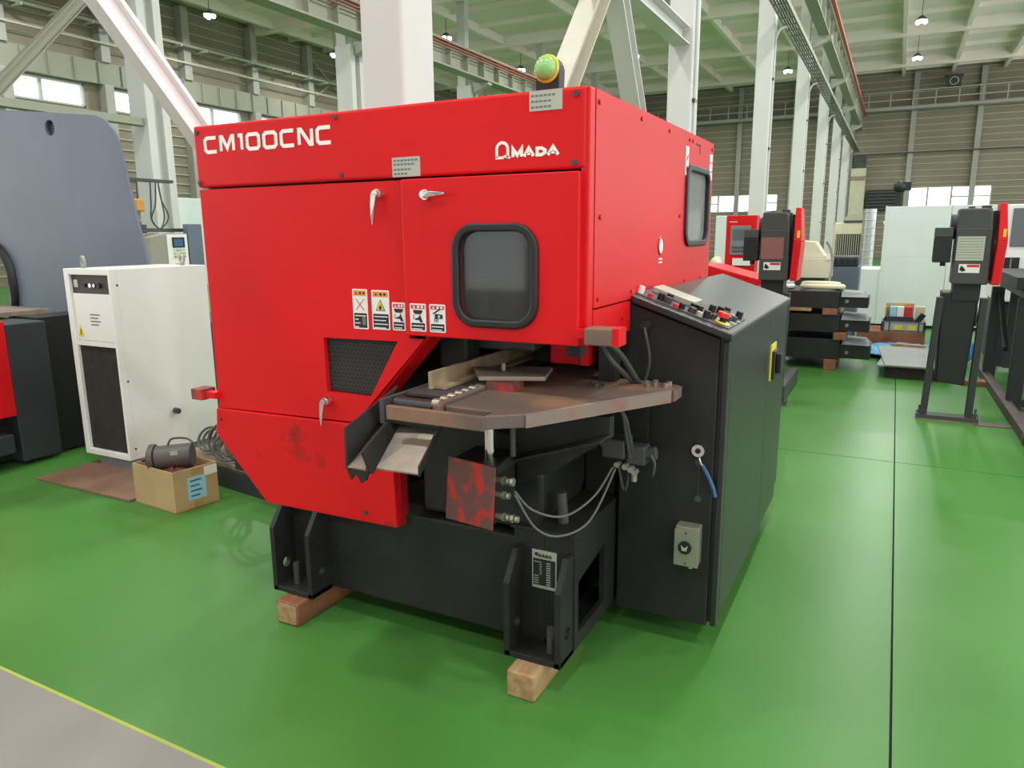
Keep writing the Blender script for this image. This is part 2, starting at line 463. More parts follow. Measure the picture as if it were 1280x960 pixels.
# ---- unseen wall added to dim the front light; two open doors, window band
wf = thing('wall_front_added', 'unseen siding wall added behind the viewer to dim front light, shutter doors open', 'wall', (-6, -14, 0), kind='structure')
part('siding_panel', B(-26.2, 15, -14.15, -14, 5.2, 10.6), 'siding', wf)
for a, b in ((-26.2, -11), (-9, 2), (7, 15)):
    part('siding_panel', B(a, b, -14.15, -14, 0, 2.9), 'siding', wf)
    part('siding_panel', B(a, b, -14.15, -14, 4.1, 5.2), 'siding', wf)
    x = a+.2
    while x < b:
        part('wall_post', B(x-.1, x+.1, -14, -13.8, 0, 5.2), 'beam_paint', wf); x += 3.2

# ---- two rows of steel columns
YC = [3.97+7.1*k for k in range(0, 7)]
def hcol(x0, x1, y0, y1, z1, label, group):
    c = thing('column', label, 'column', ((x0+x1)/2, (y0+y1)/2, 0), group, kind='structure')
    part('shaft', B(x0, x1, y0, y1, .03, z1), 'column_paint', c, bevel=.03, seg=3)
    part('base_plate', B(x0-.06, x1+.06, y0-.06, y1+.06, 0, .03), 'column_paint', c)
    return c
big = hcol(-3.12, -2.80, YC[0], YC[0]+.37, 10.5, 'thick white steel column standing right behind the red saw', None)
for i, y in enumerate(YC[1:]):
    c = hcol(-3.16, -2.80, y, y+.40, 7.2, ['white steel column that the inverted V braces lean towards', 'white column with a bent conduit running down its face'][i] if i < 2 else 'white steel column under the crane rail farther down the hall',
             None if i < 2 else 'far columns of the crane row')
    part('upper_shaft', B(-3.16, -2.86, y+.05, y+.35, 7.2, 10.5), 'column_paint', c)
    part('crane_bracket', MB().prism([(-2.80, 7.0), (-2.25, 7.22), (-2.25, 7.35), (-2.80, 7.35)], 'y', y+.08, y+.30), 'beam_paint', c)
    part('conduit', MB().tube(smooth_path([(-2.78, y+.12, .3), (-2.78, y+.12, 5.5), (-2.78, y+.12, 5.75), (-2.7, y+.12, 5.95), (-2.55, y+.12, 6.0)], 4), .028, 6), 'column_paint', c, smooth=True)
    for zz in (1.9, 3.4, 4.9):
        part('conduit_clamp', B(-2.80, -2.76, y+.05, y+.19, zz, zz+.05), 'gunmetal', c)
gr = thing('crane_girder', 'pale green crane runway girder carrying a red conductor rail', 'girder', (-2.47, 25, 7.35), kind='structure')
part('bottom_flange', B(-2.62, -2.32, 8, 49.7, 7.35, 7.39), 'girder_green', gr)
part('girder_web', B(-2.49, -2.45, 8, 49.7, 7.39, 8.12), 'girder_green', gr)
part('top_flange', B(-2.62, -2.32, 8, 49.7, 8.12, 8.17), 'girder_green', gr)
part('conductor_rail', B(-2.30, -2.20, 8, 49.7, 8.17, 8.28), 'rail_red', gr, label='rust red rail')
y = 8.4
while y < 49.5:
    part('stiffener', B(-2.60, -2.34, y, y+.03, 7.39, 8.12), 'girder_green', gr); y += 1.42
tr = thing('cable_tray', 'ladder cable tray with dark cables hung beside the columns', 'cable tray', (-2.53, 25, 6.12), kind='structure')
part('tray_side', B(-2.70, -2.67, 8, 49.5, 6.12, 6.22), 'girder_green', tr)
part('tray_side', B(-2.40, -2.37, 8, 49.5, 6.12, 6.22), 'girder_green', tr)
for i in range(5):
    part('cable', MB().tube([(-2.64+.055*i, 8, 6.17), (-2.63+.05*i, 49.4, 6.17)], .02, 6), 'hose', tr)
y = 8.2
while y < 49:
    part('rung', B(-2.67, -2.40, y, y+.04, 6.12, 6.145), 'girder_green', tr); y += .55

# bracing in the plane of the first column row
def hbeam(name, p, q, w, h, label, m, group=None):
    p, q = Vector(p), Vector(q); d = (q-p).normalized(); side = Vector((1,0,0)); t = side.cross(d).normalized()
    c = thing(name, label, 'brace', p, group, kind='structure')
    part('web', MB().bar(p, q, .012, h-.02, up=t), m, c)
    for s in (-1, 1):
        part('flange', MB().bar(p+t*(h/2*s), q+t*(h/2*s), w, .018, up=t), m, c)
    return c
hbeam('diagonal_brace', (-2.96, 3.86, .53), (-2.96, -.02, 4.92), .075, .095, 'diagonal brace coloured bright white for the light on it, rising over the corner of the red saw', 'brace_lit')
hbeam('diagonal_brace', (-2.96, 4.46, .18), (-2.96, 7.86, 4.16), .22, .20, 'diagonal brace with its shading coloured beige behind the green signal lamp', 'brace_shaded')
hbeam('diagonal_brace', (-2.96, 10.97, .10), (-2.96, 8.25, 4.12), .22, .20, 'white diagonal brace meeting the shaded one at the top', 'column_paint')
hbeam('tie_beam', (-2.96, 4.36, 4.28), (-2.96, 11.05, 4.28), .24, .22, 'horizontal white tie beam above the inverted V braces', 'column_paint')

# second row, farther across the hall
for i, y in enumerate([11.6, 18.8, 25.9, 33.0, 40.1, 47.0]):
    c = thing('column', ['white column with looped black cable hanging at its foot', 'pale column in the row beyond, its top meeting the crane girder'][i > 0], 'column', (-15.4, y+.3, 0), None if i == 0 else 'columns of the second row', kind='structure')
    part('shaft', B(-15.75, -15.25, y, y+.5, 0, 7.2), 'column_paint', c, bevel=.02)
    part('flange', B(-15.25, -15.10, y-.05, y+.14, 0, 7.2), 'column_paint', c)
    part('flange', B(-15.25, -15.10, y+.36, y+.55, 0, 7.2), 'column_paint', c)
    part('upper_shaft', B(-15.75, -15.4, y+.1, y+.4, 7.2, 10.6), 'column_paint', c)
g2 = thing('crane_girder', 'pale green crane girder with stiffener plates beyond the thick white column', 'girder', (-14.6, 25, 7.3), kind='structure')
part('bottom_flange', B(-14.85, -14.35, 10, 49.5, 7.28, 7.34), 'girder_green', g2)
part('girder_web', B(-14.63, -14.57, 10, 49.5, 7.34, 8.1), 'girder_green', g2)
part('top_flange', B(-14.85, -14.35, 10, 49.5, 8.1, 8.16), 'girder_green', g2)
for i in range(3):
    part('conductor_rail', B(-14.35, -14.30, 10, 49.5, 7.85+.1*i, 7.88+.1*i), 'rail_red', g2, label='thin red conductor rail')
y = 10.3
while y < 49.4:
    part('stiffener', B(-14.83, -14.37, y, y+.04, 7.34, 8.1), 'girder_green', g2); y += 1.18
for i, y in enumerate([18.8, 25.9, 33.0]):
    part('bracket', MB().prism([(-15.1, 6.9), (-14.4, 7.18), (-14.4, 7.28), (-15.1, 7.28)], 'y', y+.1, y+.4), 'beam_paint', g2)
st = part('strut_beam', B(-15.45, -15.2, -1, 11.62, 4.0, 4.16), 'girder_green')
props(st, 'thin pale horizontal strut running to the looped cable column', 'beam', kind='structure')
hbeam('diagonal_brace', (-15.4, 8.2, 3.9), (-15.4, 11.0, 6.9), .2, .2, 'thin pale diagonal brace above the strut', 'girder_green')

# ---- high bay lamps
def lamp0():
    c = thing('bay_lamp', 'small high bay lamp cluster glowing under the roof', 'lamp', (0, 0, 9.45), 'high bay lamps')
    part('stem', MB().cyl((0,0,9.66), (0,0,10.6), .012, 6), 'gunmetal', c)
    part('lamp_shade', MB().cyl((0,0,9.52), (0,0,9.68), .24, 14, .08), 'lamp_shade', c, smooth=True)
    for i in range(3):
        a = 2*PI*i/3+.5
        part('bulb', MB().ball((.15*math.cos(a), .15*math.sin(a), 9.47), .085, 10, 6), 'bulb', c, smooth=True)
    return c
L0 = lamp0(); first = True
for x in (.13, -5.6, -11.4, -17.2, -23.1, 5.9):
    for k in range(-1, 7):
        y = .15+6.85*k
        if x < -12 and y < 12 or x > 5 and y > 30: continue
        o = L0 if first else copy_tree(L0)
        first = False
        o.location = (x, y, 9.45)
        if True:
            ld = bpy.data.lights.new('bay_lamp_light', 'AREA'); ld.shape = 'DISK'; ld.size = .5
            ld.energy = LAMP_POWER; ld.color = (.97, 1.0, .96)
            lo = bpy.data.objects.new('bay_lamp_light', ld); COL.objects.link(lo); lo.location = (x, y, 9.3)
# ================================================================== THE RED SAW
X0, X1, YF, YB, ZT = -2.512, -.834, 2.12, 3.78, 1.975
saw = thing('sawing_machine', 'large red and charcoal industrial cold saw raised on wooden blocks', 'machine', (-1.67, 2.9, 0))
# ---- charcoal base
base = part('base_frame', B(-2.192, -1.0, 2.17, 3.70, .11, .50), 'charcoal', saw, bevel=.008)
ped = part('pedestal', B(-1.12, -1.0, 2.165, 2.62, .11, .535), 'charcoal', saw, bevel=.006)
part('pedestal_side', MB().sheet([(2.165,.11),(2.62,.11),(2.62,.535),(2.165,.535)], [[(2.20,.165),(2.46,.165),(2.46,.40),(2.20,.36)]], 'x', -.905, -.885), 'charcoal', ped)
part('pedestal_front', B(-1.0, -.906, 2.166, 2.195, .131, .534), 'charcoal', ped)
part('pedestal_floor', B(-1.0, -.905, 2.195, 2.62, .11, .13), 'charcoal', ped)
part('pedestal_cap', B(-1.13, -.88, 2.155, 2.63, .535, .548), 'charcoal', ped, bevel=.004)
part('locating_pin', MB().cyl((-.965, 2.25, .548), (-.975, 2.25, .66), .020, 12), 'gunmetal', ped, smooth=True)
for xa, xb in ((-2.195, -1.985), (-1.105, -.890)):
    ft = part('foot_bracket', B(xa, xb, 2.055, 2.18, .10, .122), 'charcoal', saw, bevel=.003)
    prof = [(2.175,.10),(2.055,.10),(2.055,.375),(2.125,.475),(2.175,.475)]
    for x in (xa, xb-.022):
        part('side_plate', MB().sheet(prof, [circ(2.115, .205, .022)], 'x', x, x+.022), 'charcoal', ft)
    bx = (xa*.62+xb*.38) if xa < -2 else (xa*.28+xb*.72)
    lb = part('leveling_bolt', MB().cyl((bx, 2.11, .122), (bx, 2.11, .215), .014, 10), 'gunmetal', ft, smooth=True)
# nameplate on the pedestal
npx0, npx1, npz0, npz1 = -1.046, -.952, .325, .468
pl_ = part('nameplate', B(npx0, npx1, 2.162, 2.166, npz0, npz1), 'label_silver', saw, label='silver maker plate with rows of print')
part('plate_field', B(npx0+.005, npx1-.005, 2.1605, 2.162, npz0+.012, npz1-.032), 'ink', pl_)
NP = (npx0, npz1)
part('emblem', MB().ball((npx0+.017, 2.1615, npz1-.016), .007, 10, 6, sy=.1), 'ink', pl_)
for i in range(11):
    zz = npz1-.042-.0088*i
    part('print_line', B(npx0+.056, npx1-.022, 2.1596, 2.1606, zz-.004, zz), 'label_silver', pl_)
    if i in (0, 6, 7, 8, 9): part('print_line', B(npx0+.008, npx0+.026+.008*(i == 0), 2.1596, 2.1606, zz-.003, zz), 'label_silver', pl_)
    if i < 6: part('print_line', B(npx0+.030, npx0+.038, 2.1596, 2.1606, zz-.003, zz), 'label_silver', pl_)

# ---- red sheet metal
hdr = part('header_panel', B(X0, -.845, YF, YF+.05, 1.742, ZT+.002), 'red_paint', saw, bevel=.010, seg=3)
part('corner_post', B(-.862, X1, YF+.004, YF+.05, 1.203, ZT), 'red_paint', saw, bevel=.006)
top = part('top_panel', B(X0, X1-.0185, YF+.05, YB, 1.955, ZT), 'red_paint', saw, bevel=.004)
part('left_side_panel', B(X0, X0+.02, YF+.05, YB, .85, 1.955), 'red_paint', saw)
part('rear_panel', B(X0+.02, -.885, YB-.02, YB, .55, 1.955), 'red_paint', saw)
part('seam_shade_backing', B(-2.49, -1.80, 2.165, 2.17, .55, 1.95), 'black', saw)  # black sheet added so the panel seam reads as shade
part('inner_liner', MB().hexa([(-1.74,2.24,.55),(-1.50,2.9,.55),(-1.50,2.92,.55),(-1.76,2.26,.55),(-1.74,2.24,1.72),(-1.50,2.9,1.72),(-1.50,2.92,1.72),(-1.76,2.26,1.72)]), 'charcoal', saw)
diag = [(-2.508,1.734),(-1.509,1.734),(-1.509,1.190),(-1.448,1.190),(-1.772,.853),(-2.508,.838)]
lp = part('front_panel', MB().sheet(diag, [[(-1.908,1.171),(-1.562,1.176),(-1.697,.957),(-1.905,.960)]], 'y', 2.125, 2.145), 'red_paint', saw)
part('return_flange', MB().hexa([(-1.448,2.145,1.20),(-1.434,2.145,1.20),(-1.424,2.225,1.20),(-1.438,2.225,1.20),
     (-1.772,2.145,.853),(-1.758,2.145,.853),(-1.72,2.225,.88),(-1.734,2.225,.88)]), 'red_paint', lp)
vm = part('vent_backing', MB().prism([(-1.92,1.18),(-1.55,1.185),(-1.69,.95),(-1.915,.95)], 'y', 2.150, 2.160), 'mesh_dark', lp)
mb = MB()
row = 0; zz = .972
while zz < 1.165:
    xr = -1.572 - (1.17-zz)*.60; x = -1.898+(.009 if row % 2 else 0)
    while x < xr:
        pts = [(x+.0075*math.cos(PI/3*k+PI/6), zz+.0075*math.sin(PI/3*k+PI/6)) for k in range(6)]
        mb.stroke(pts, .0028, 'y', 2.146, 2.150, closed=True); x += .018
    zz += .0156; row += 1
part('vent_mesh', mb, 'mesh_grey', lp, kind='stuff')
low = part('lower_cover', MB().prism([(-2.512,.834),(-1.60,.850),(-1.590,.462),(-2.257,.452),(-2.525,.722)], 'y', 2.112, 2.140), 'red_scratched', saw, bevel=.004)
part('return_flange', B(-1.60, -1.587, 2.140, 2.185, .462, .80), 'red_dark', low)
part('screw', MB().cyl((-1.735,2.112,.500), (-1.735,2.106,.500), .009, 10), 'gunmetal', low)
part('screw', MB().cyl((-2.49,2.112,.79), (-2.49,2.106,.79), .007, 10), 'gunmetal', low)

# ---- door with window
DY = 2.098
door = part('door', MB().sheet([(-1.505,1.205),(-.856,1.205),(-.856,1.734),(-1.505,1.734)], [rrect(-1.147,1.417,.274,.296,.062)], 'y', DY, DY+.03), 'red_paint', saw, bevel=.004)
gk = MB().sheet(rrect(-1.147,1.417,.316,.338,.085), [rrect(-1.147,1.417,.262,.284,.058)], 'y', DY-.014, DY+.010)
part('window_gasket', gk, 'black_rubber', door, bevel=.007, seg=3, smooth=True)
part('window_pane', MB().prism(rrect(-1.147,1.417,.28,.30,.06), 'y', DY+.010, DY+.016), 'door_glass', door, label='dusty clear window pane')
# ---- handles
def lever(parent, x, z, y, ang, ln):
    h = part('handle', MB().cyl((x,y,z), (x,y-.022,z), .020, 16, .017).cyl((x,y-.022,z), (x,y-.034,z), .013, 14), 'chrome', parent, smooth=True)
    dx, dz = math.cos(ang), math.sin(ang); px, pz = -dz, dx
    p = [(x+dx*t*ln+px*o, y-.030-.010*t+(.014*t*t), z+dz*t*ln+pz*o) for t, o in ((0,-.011),(.35,-.009),(.7,-.006),(1,-.003),(1,.003),(.7,.006),(.35,.009),(0,.011))]
    q = [(a, b-.010, c) for a, b, c in p]; n = len(p)
    part('handle_lever', MB().add(p+q, [tuple(range(n)), tuple(range(2*n-1,n-1,-1))]+[(i,(i+1)%n,n+(i+1)%n,n+i) for i in range(n)]), 'chrome', h, bevel=.002)
lever(lp, -1.612, 1.690, 2.125, -PI/2-.12, .105)
lever(door, -1.395, 1.680, DY, .02, .085)
lever(low, -1.898, .925, 2.122, -PI/2-.15, .095)
# ---- latch boxes on the shoulders
lb = part('latch_block', B(-2.628, -2.562, 2.085, 2.16, .868, .915), 'red_worn', saw, bevel=.004)
part('latch_arm', B(-2.562, -2.50, 2.10, 2.14, .878, .905), 'red_paint', lb)
lb = part('latch_block', B(-.818, -.728, 2.055, 2.125, 1.218, 1.270), 'rust_plate', saw, bevel=.004)
part('latch_cheek', B(-.728, -.708, 2.055, 2.125, 1.218, 1.272), 'red_paint', lb)
part('latch_arm', B(-.862, -.818, 2.075, 2.105, 1.235, 1.262), 'red_paint', lb)
# ---- machine side
sd = part('side_panel', MB().sheet([(2.175,1.318),(3.775,1.318),(3.775,1.975),(2.175,1.975)], [rrect(3.48,1.667,.40,.315,.055)], 'x', X1-.018, X1), 'red_paint', saw)
part('window_gasket', MB().sheet(rrect(3.48,1.667,.445,.355,.075), [rrect(3.48,1.667,.385,.30,.05)], 'x', X1-.008, X1+.012), 'black_rubber', sd, bevel=.005, smooth=True)
part('window_pane', MB().prism(rrect(3.48,1.667,.41,.32,.055), 'x', X1-.014, X1-.008), 'side_glass', sd, label='hazy clear window pane')
part('lower_side_strip', B(X1-.018, X1-.001, 2.175, 2.545, 1.205, 1.312), 'red_paint', saw)
part('sight_hole', MB().cyl((X1,2.905,1.500), (X1+.002,2.905,1.500), .032, 20), 'label_white', sd)
part('hole_rim', MB().ring((X1+.001,2.905,1.500), (1,0,0), .033, .004), 'red_dark', sd)
part('small_sticker', B(X1, X1+.001, 2.885, 2.93, 1.445, 1.452), 'label_white', sd)
part('small_sticker', B(X1, X1+.001, 2.885, 2.93, 1.432, 1.438), 'label_white', sd)
ws = part('warning_sticker', B(X1, X1+.001, 3.245, 3.295, 1.795, 1.915), 'label_white', sd)
part('pictogram', MB().prism([(3.255,1.85),(3.285,1.87),(3.285,1.885),(3.262,1.865)], 'x', X1+.001, X1+.0016), 'ink', ws)
part('pictogram', MB().prism(circ(3.27,1.82,.014), 'x', X1+.001, X1+.0016), 'ink', ws)
for i in range(3): part('warning_sticker', B(X1, X1+.001, 3.70, 3.755, 1.80+.042*i, 1.836+.042*i), 'label_white', sd)
part('bracket_mark', B(X1, X1+.001, 3.42, 3.50, 1.935, 1.942), 'ink', sd)
part('bracket_mark', B(X1, X1+.001, 3.49, 3.50, 1.90, 1.942), 'ink', sd)
for y, z in ((2.20,1.94),(2.22,1.60),(2.62,1.945),(2.98,1.945),(3.30,1.945),(3.36,1.945),(3.74,1.945),(3.18,1.62),(2.21,1.345),(2.55,1.345),(2.95,1.34),(3.3,1.34),(3.6,1.34),(2.45,1.26),(2.2,1.24)):
    part('screw', MB().cyl((X1,y,z), (X1+.005,y,z), .008, 8), 'red_dark', sd)
for x, z in ((-.876,1.955),(-.880,1.760),(-1.79,1.957),(-1.775,1.760),(-2.495,1.760),(-2.49,1.952)):
    part('screw', MB().cyl((x,YF,z), (x,YF-.006,z), .009, 10), 'gunmetal', hdr)
# ---- header lettering: squared pen strokes
GL = {'C': (1, [([(1,1),(.16,1),(0,.84),(0,.16),(.16,0),(1,0)], 0)]),
      'M': (1.12, [([(0,0),(0,1),(.14,1),(.56,.18),(.98,1),(1.12,1),(1.12,0)], 0)]),
      '1': (.34, [([(0,1),(.30,1),(.30,0)], 0)]),
      '0': (1, [([(.16,0),(.84,0),(1,.16),(1,.84),(.84,1),(.16,1),(0,.84),(0,.16)], 1)]),
      'N': (1.0, [([(0,0),(0,1),(.16,1),(.84,0),(1,0),(1,1)], 0)])}
hgt, wid, sw = .052, .060, .0135
cx = -2.448
for ch in 'CM100CNC':
    w, strokes = GL[ch]; mb = MB()
    for pts, cl in strokes:
        mb.stroke([(cx+px*wid, 1.875+pz*hgt) for px, pz in pts], sw, 'y', YF-.0015, YF+.001, bool(cl))
    part('letter', mb, 'white_lettering', hdr)
    cx += w*wid+.0265
# maker logo: arched first letter and wide capitals
mb = MB()
arch = [(-1.1455,1.7865),(-1.1455,1.812)]+[(-1.1260+.0195*math.cos(a), 1.812+.0195*math.sin(a)) for a in [PI-PI*i/10 for i in range(1,10)]]+[(-1.1065,1.812),(-1.1065,1.7865)]
mb.stroke(arch, .009, 'y', YF-.0015, YF+.001)
mb.prism([(-1.150,1.782),(-1.120,1.782),(-1.124,1.790),(-1.150,1.790)], 'y', YF-.0015, YF+.001)
mb.prism([(-1.126,1.788),(-1.098,1.782),(-1.098,1.789),(-1.118,1.794)], 'y', YF-.0015, YF+.001)
part('logo_letter', mb, 'white_lettering', hdr)
def cap(ch, x, w, h, z, s=.010, y=YF, m='white_lettering', parent=None):
    mb = MB()
    P = {'M': [([(0,0),(0,1),(.5,.2),(1,1),(1,0)],0)], 'A': [([(0,0),(.5,1),(1,0)],0), ([(.2,.28),(.8,.28)],0)],
         'D': [([(.05,.1),(.05,.9),(.6,.9),(1,.65),(1,.35),(.6,.1)],1)]}[ch]
    for pts, cl in P:
        mb.stroke([(x+px*w, z+pz*h) for px, pz in pts], s if pts[0] != (.2,.28) else s*.6, 'y', y-.0015, y+.001, bool(cl))
    part('logo_letter', mb, m, parent or hdr)
for ch, x, w in (('M',-1.088,.030),('A',-1.049,.032),('D',-1.006,.028),('A',-.968,.034)): cap(ch, x, w, .024, 1.786)
for i, ch in enumerate('MADA'): cap(ch, NP[0]+.027+.013*i, .009, .010, NP[1]-.024, .003, 2.1615, 'ink', pl_)
# ---- information plates and stickers
def plate(parent, x0, x1, z0, z1, y, rows, name='info_plate'):
    p = part(name, B(x0, x1, y-.002, y, z0, z1), 'label_silver', parent, label='silver instruction plate')
    for r, f in rows:
        zz = z1-(z1-z0)*r; n = 7
        for k in range(n):
            if (k+1)/n > f: break
            a = x0+.006+(x1-x0-.012)*k/n
            part('print_mark', B(a, a+(x1-x0)*.095, y-.0026, y-.002, zz-.006, zz), 'ink_grey', p)
plate(hdr, -1.551, -1.437, 1.744, 1.808, YF, ((.12,1),(.32,.9),(.58,.8),(.80,.6)))
plate(hdr, -1.030, -.921, 1.916, 1.974, YF, ((.20,.95),(.48,.75),(.76,.85)))
def sticker(parent, x0, x1, z0, z1, y, head, kind):
    w, h = x1-x0, z1-z0; n = 'warning_sticker'
    p = part(n, MB().prism(rrect((x0+x1)/2,(z0+z1)/2,w,h,.004,3), 'y', y-.0012, y), 'label_white', parent, label={'orange': 'white sticker with orange warning band', 'red': 'white sticker with red danger band'}[head])
    hh = .13*h
    part('band', B(x0+.005, x1-.005, y-.0018, y-.0012, z1-.005-hh, z1-.005), 'label_'+head, p)
    mk = 'ink' if head == 'orange' else 'ink_white'
    zb = z1-.005-hh/2
    part('band_mark', MB().prism([(x0+w*.20,zb-.004),(x0+w*.34,zb-.004),(x0+w*.27,zb+.005)], 'y', y-.0024, y-.0018), mk, p)
    for f in (.47, .70): part('band_mark', B(x0+w*f, x0+w*(f+.13), y-.0024, y-.0018, zb-.004, zb+.004), mk, p)
    bz = z0+.40*h if kind in 'xf' else z0+.30*h
    part('text_field', B(x0+.005, x1-.005, y-.0018, y-.0012, z0+.005, bz), 'ink', p)
    for k in range(4 if kind in 'xf' else 2):
        zz = bz-.008-k*.0135 if kind in 'xf' else bz-.008-k*.011
        part('text_line', B(x0+.009, x1-.009-.4*w*(kind == 'x' and k > 0)-.1*w*(k % 2), y-.0024, y-.0018, zz-.0032, zz), 'ink_white', p)
    cx, cz = (x0+x1)/2, (bz+z1-.005-hh)/2
    if kind == 'x':
        mb = MB().stroke([(cx-.018,cz-.02),(cx+.018,cz+.02)], .0025, 'y', y-.0024, y-.0012).stroke([(cx-.018,cz+.02),(cx+.018,cz-.02)], .0025, 'y', y-.0024, y-.0012)
        part('pictogram', mb, 'label_red', p)
        part('pictogram', MB().prism(rrect(x1-.018, z0+.03, .016, .030, .004, 3), 'y', y-.0024, y-.0018), 'ink_grey', p)
    elif kind == 'f':
        part('pictogram', MB().prism([(cx-.021,cz-.019),(cx+.021,cz-.019),(cx,cz+.021)], 'y', y-.0020, y-.0012), 'ink', p)
        part('pictogram', MB().prism([(cx-.017,cz-.0165),(cx+.017,cz-.0165),(cx,cz+.016)], 'y', y-.0026, y-.0020), 'label_yellow', p)
        part('pictogram', MB().prism([(cx-.005,cz-.014),(cx+.005,cz-.014),(cx+.006,cz-.006),(cx+.001,cz+.004),(cx-.001,cz-.002),(cx-.006,cz-.004)], 'y', y-.0032, y-.0026), 'ink', p)
    elif kind == 'h':
        part('pictogram', MB().prism([(cx-.019,z1-.022),(cx+.019,z1-.022),(cx+.019,z1-.029),(cx+.012,z1-.036),(cx-.012,z1-.036),(cx-.019,z1-.029)], 'y', y-.0022, y-.0012), 'ink', p)
        part('pictogram', MB().prism([(cx-.012,cz-.010),(cx+.004,cz-.004),(cx+.008,cz+.006),(cx+.020,cz-.022),(cx+.010,cz-.022),(cx+.004,cz-.014),(cx-.012,cz-.014)], 'y', y-.0022, y-.0012), 'ink', p)
        for k in range(3): part('pictogram', B(cx-.020, cx-.014, y-.0022, y-.0012, cz-.012+.006*k, cz-.0095+.006*k), 'ink', p)
    else:
        part('pictogram', MB().prism([(cx-.022,cz+.010),(cx-.012,cz+.010),(cx+.020,cz+.028),(cx+.010,cz+.028)], 'y', y-.0022, y-.0012), 'ink', p)
        part('pictogram', MB().sheet([(cx-.010,cz-.006),(cx+.021,cz-.006),(cx+.021,cz+.008),(cx-.010,cz+.010)], [circ(cx+.006,cz+.001,.005,8)], 'y', y-.0022, y-.0012), 'ink', p)
        for k in range(3): part('pictogram', B(cx-.012+.006*k, cx-.0095+.006*k, y-.0022, y-.0012, cz-.018, cz-.004), 'ink', p)
sticker(lp, -1.757, -1.689, 1.213, 1.359, 2.125, 'orange', 'x')
sticker(lp, -1.670, -1.592, 1.215, 1.357, 2.125, 'orange', 'f')
sticker(lp, -1.580, -1.524, 1.216, 1.316, 2.125, 'red', 'h')
sticker(door, -1.484, -1.418, 1.222, 1.318, DY, 'red', 'h')
sticker(door, -1.403, -1.339, 1.222, 1.318, DY, 'red', 'c')
# ---- signal lamp on the roof
sl = part('lamp_bracket', MB().prism([(-1.048,1.975),(-.968,1.975),(-.968,2.05)]+[(-1.008+.040*math.cos(PI*i/10), 2.05+.040*math.sin(PI*i/10)) for i in range(11)]+[(-1.048,2.05)], 'y', 2.20, 2.245), 'black', saw, bevel=.004)
part('lamp_dome', MB().ball((-1.012,2.20,2.052), .037, 18, 12, sy=.9), 'dome_green', sl, smooth=True, label='round green signal lens')
part('lamp_rim', MB().ring((-1.010,2.20,2.052), (0,1,0), .037, .006), 'dome_yellow', sl, smooth=True)

# ---- inside: saw head seen through the opening and the window
part('inner_wall', B(-2.45, -.87, 3.2, 3.24, .55, 1.94), 'charcoal', saw)
hd = part('saw_housing', MB().prism([(-1.48,1.12),(-1.16,1.12),(-1.16,1.62),(-1.30,1.72),(-1.48,1.66)], 'y', 2.42, 2.80), 'gunmetal', saw, bevel=.01)
part('blade_guard', MB().cyl((-1.02,2.62,1.40), (-1.02,2.70,1.40), .17, 28), 'gunmetal', hd, smooth=True)
part('motor', MB().cyl((-1.36,2.42,1.30), (-1.36,2.28,1.30), .09, 18), 'charcoal', hd, smooth=True)
part('spindle_cap', MB().cyl((-1.02,2.62,1.40), (-1.02,2.58,1.40), .05, 18), 'steel', hd, smooth=True)
part('guide_bar', B(-1.14, -.92, 2.52, 2.56, 1.24, 1.27), 'steel', hd)
vs = part('vise_block', B(-1.13, -.99, 2.50, 2.62, 1.07, 1.19), 'red_paint', saw, bevel=.004)
part('vise_jaw', B(-.975, -.945, 2.42, 2.50, 1.085, 1.195), 'red_paint', vs)
part('vise_slide', B(-.99, -.975, 2.44, 2.6, 1.085, 1.19), 'black', vs)
part('back_block', B(-1.30, -1.20, 2.72, 2.80, 1.03, 1.19), 'charcoal', saw)
part('roller_arm', B(-1.50, -1.38, 2.30, 2.40, 1.06, 1.20), 'charcoal', saw, bevel=.01)
ps = part('post', B(-.915, -.850, 2.44, 2.50, 1.03, 1.22), 'charcoal', saw, bevel=.003)
part('post_cap', B(-.915, -.862, 2.14, 2.19, 1.165, 1.205), 'charcoal', ps, bevel=.003)

# ---- rusted work table
tp = [(-1.03,1.805),(-.928,1.882),(-.634,2.392),(-.630,2.49),(-.735,2.515),(-.966,2.515),(-.98,3.05),(-1.205,3.05),(-1.205,1.87),(-1.03,1.87)]
tb = part('work_table', MB().prism(tp, 'z', .987, 1.030), 'rust_plate', saw, bevel=.004)
part('table_lip', B(-1.375, -1.026, 1.795, 1.815, .984, 1.029), 'rust_plate', tb, bevel=.003)
e0, e1 = Vector((-.929,1.876,0)), Vector((-.634,2.388,0)); nrm = Vector((e1.y-e0.y, -(e1.x-e0.x), 0)).normalized()*.004
for a, b in ((e0, e1),):
    part('table_edge', MB().hexa([(a.x,a.y,.988),(a.x+nrm.x,a.y+nrm.y,.988),(b.x+nrm.x,b.y+nrm.y,.988),(b.x,b.y,.988),(a.x,a.y,1.027),(a.x+nrm.x,a.y+nrm.y,1.027),(b.x+nrm.x,b.y+nrm.y,1.027),(b.x,b.y,1.027)]), 'worn_edge', tb, label='scuffed bare metal edge with red traces')
part('end_cap', B(-.630, -.622, 2.395, 2.488, .990, 1.026), 'worn_edge', tb)
for x, y in ((-.72,2.40),(-.70,2.43),(-.735,2.44),(-.71,2.465),(-.665,2.43),(-.66,2.46)):
    part('bolt', MB().cyl((x,y,1.03), (x,y,1.045), .010, 8), 'steel', tb, smooth=True)
for x, y in ((-.885,2.34),(-.86,2.36),(-.91,2.37)):
    part('bolt', MB().cyl((x,y,1.03), (x,y,1.042), .009, 8), 'gunmetal', tb, smooth=True)
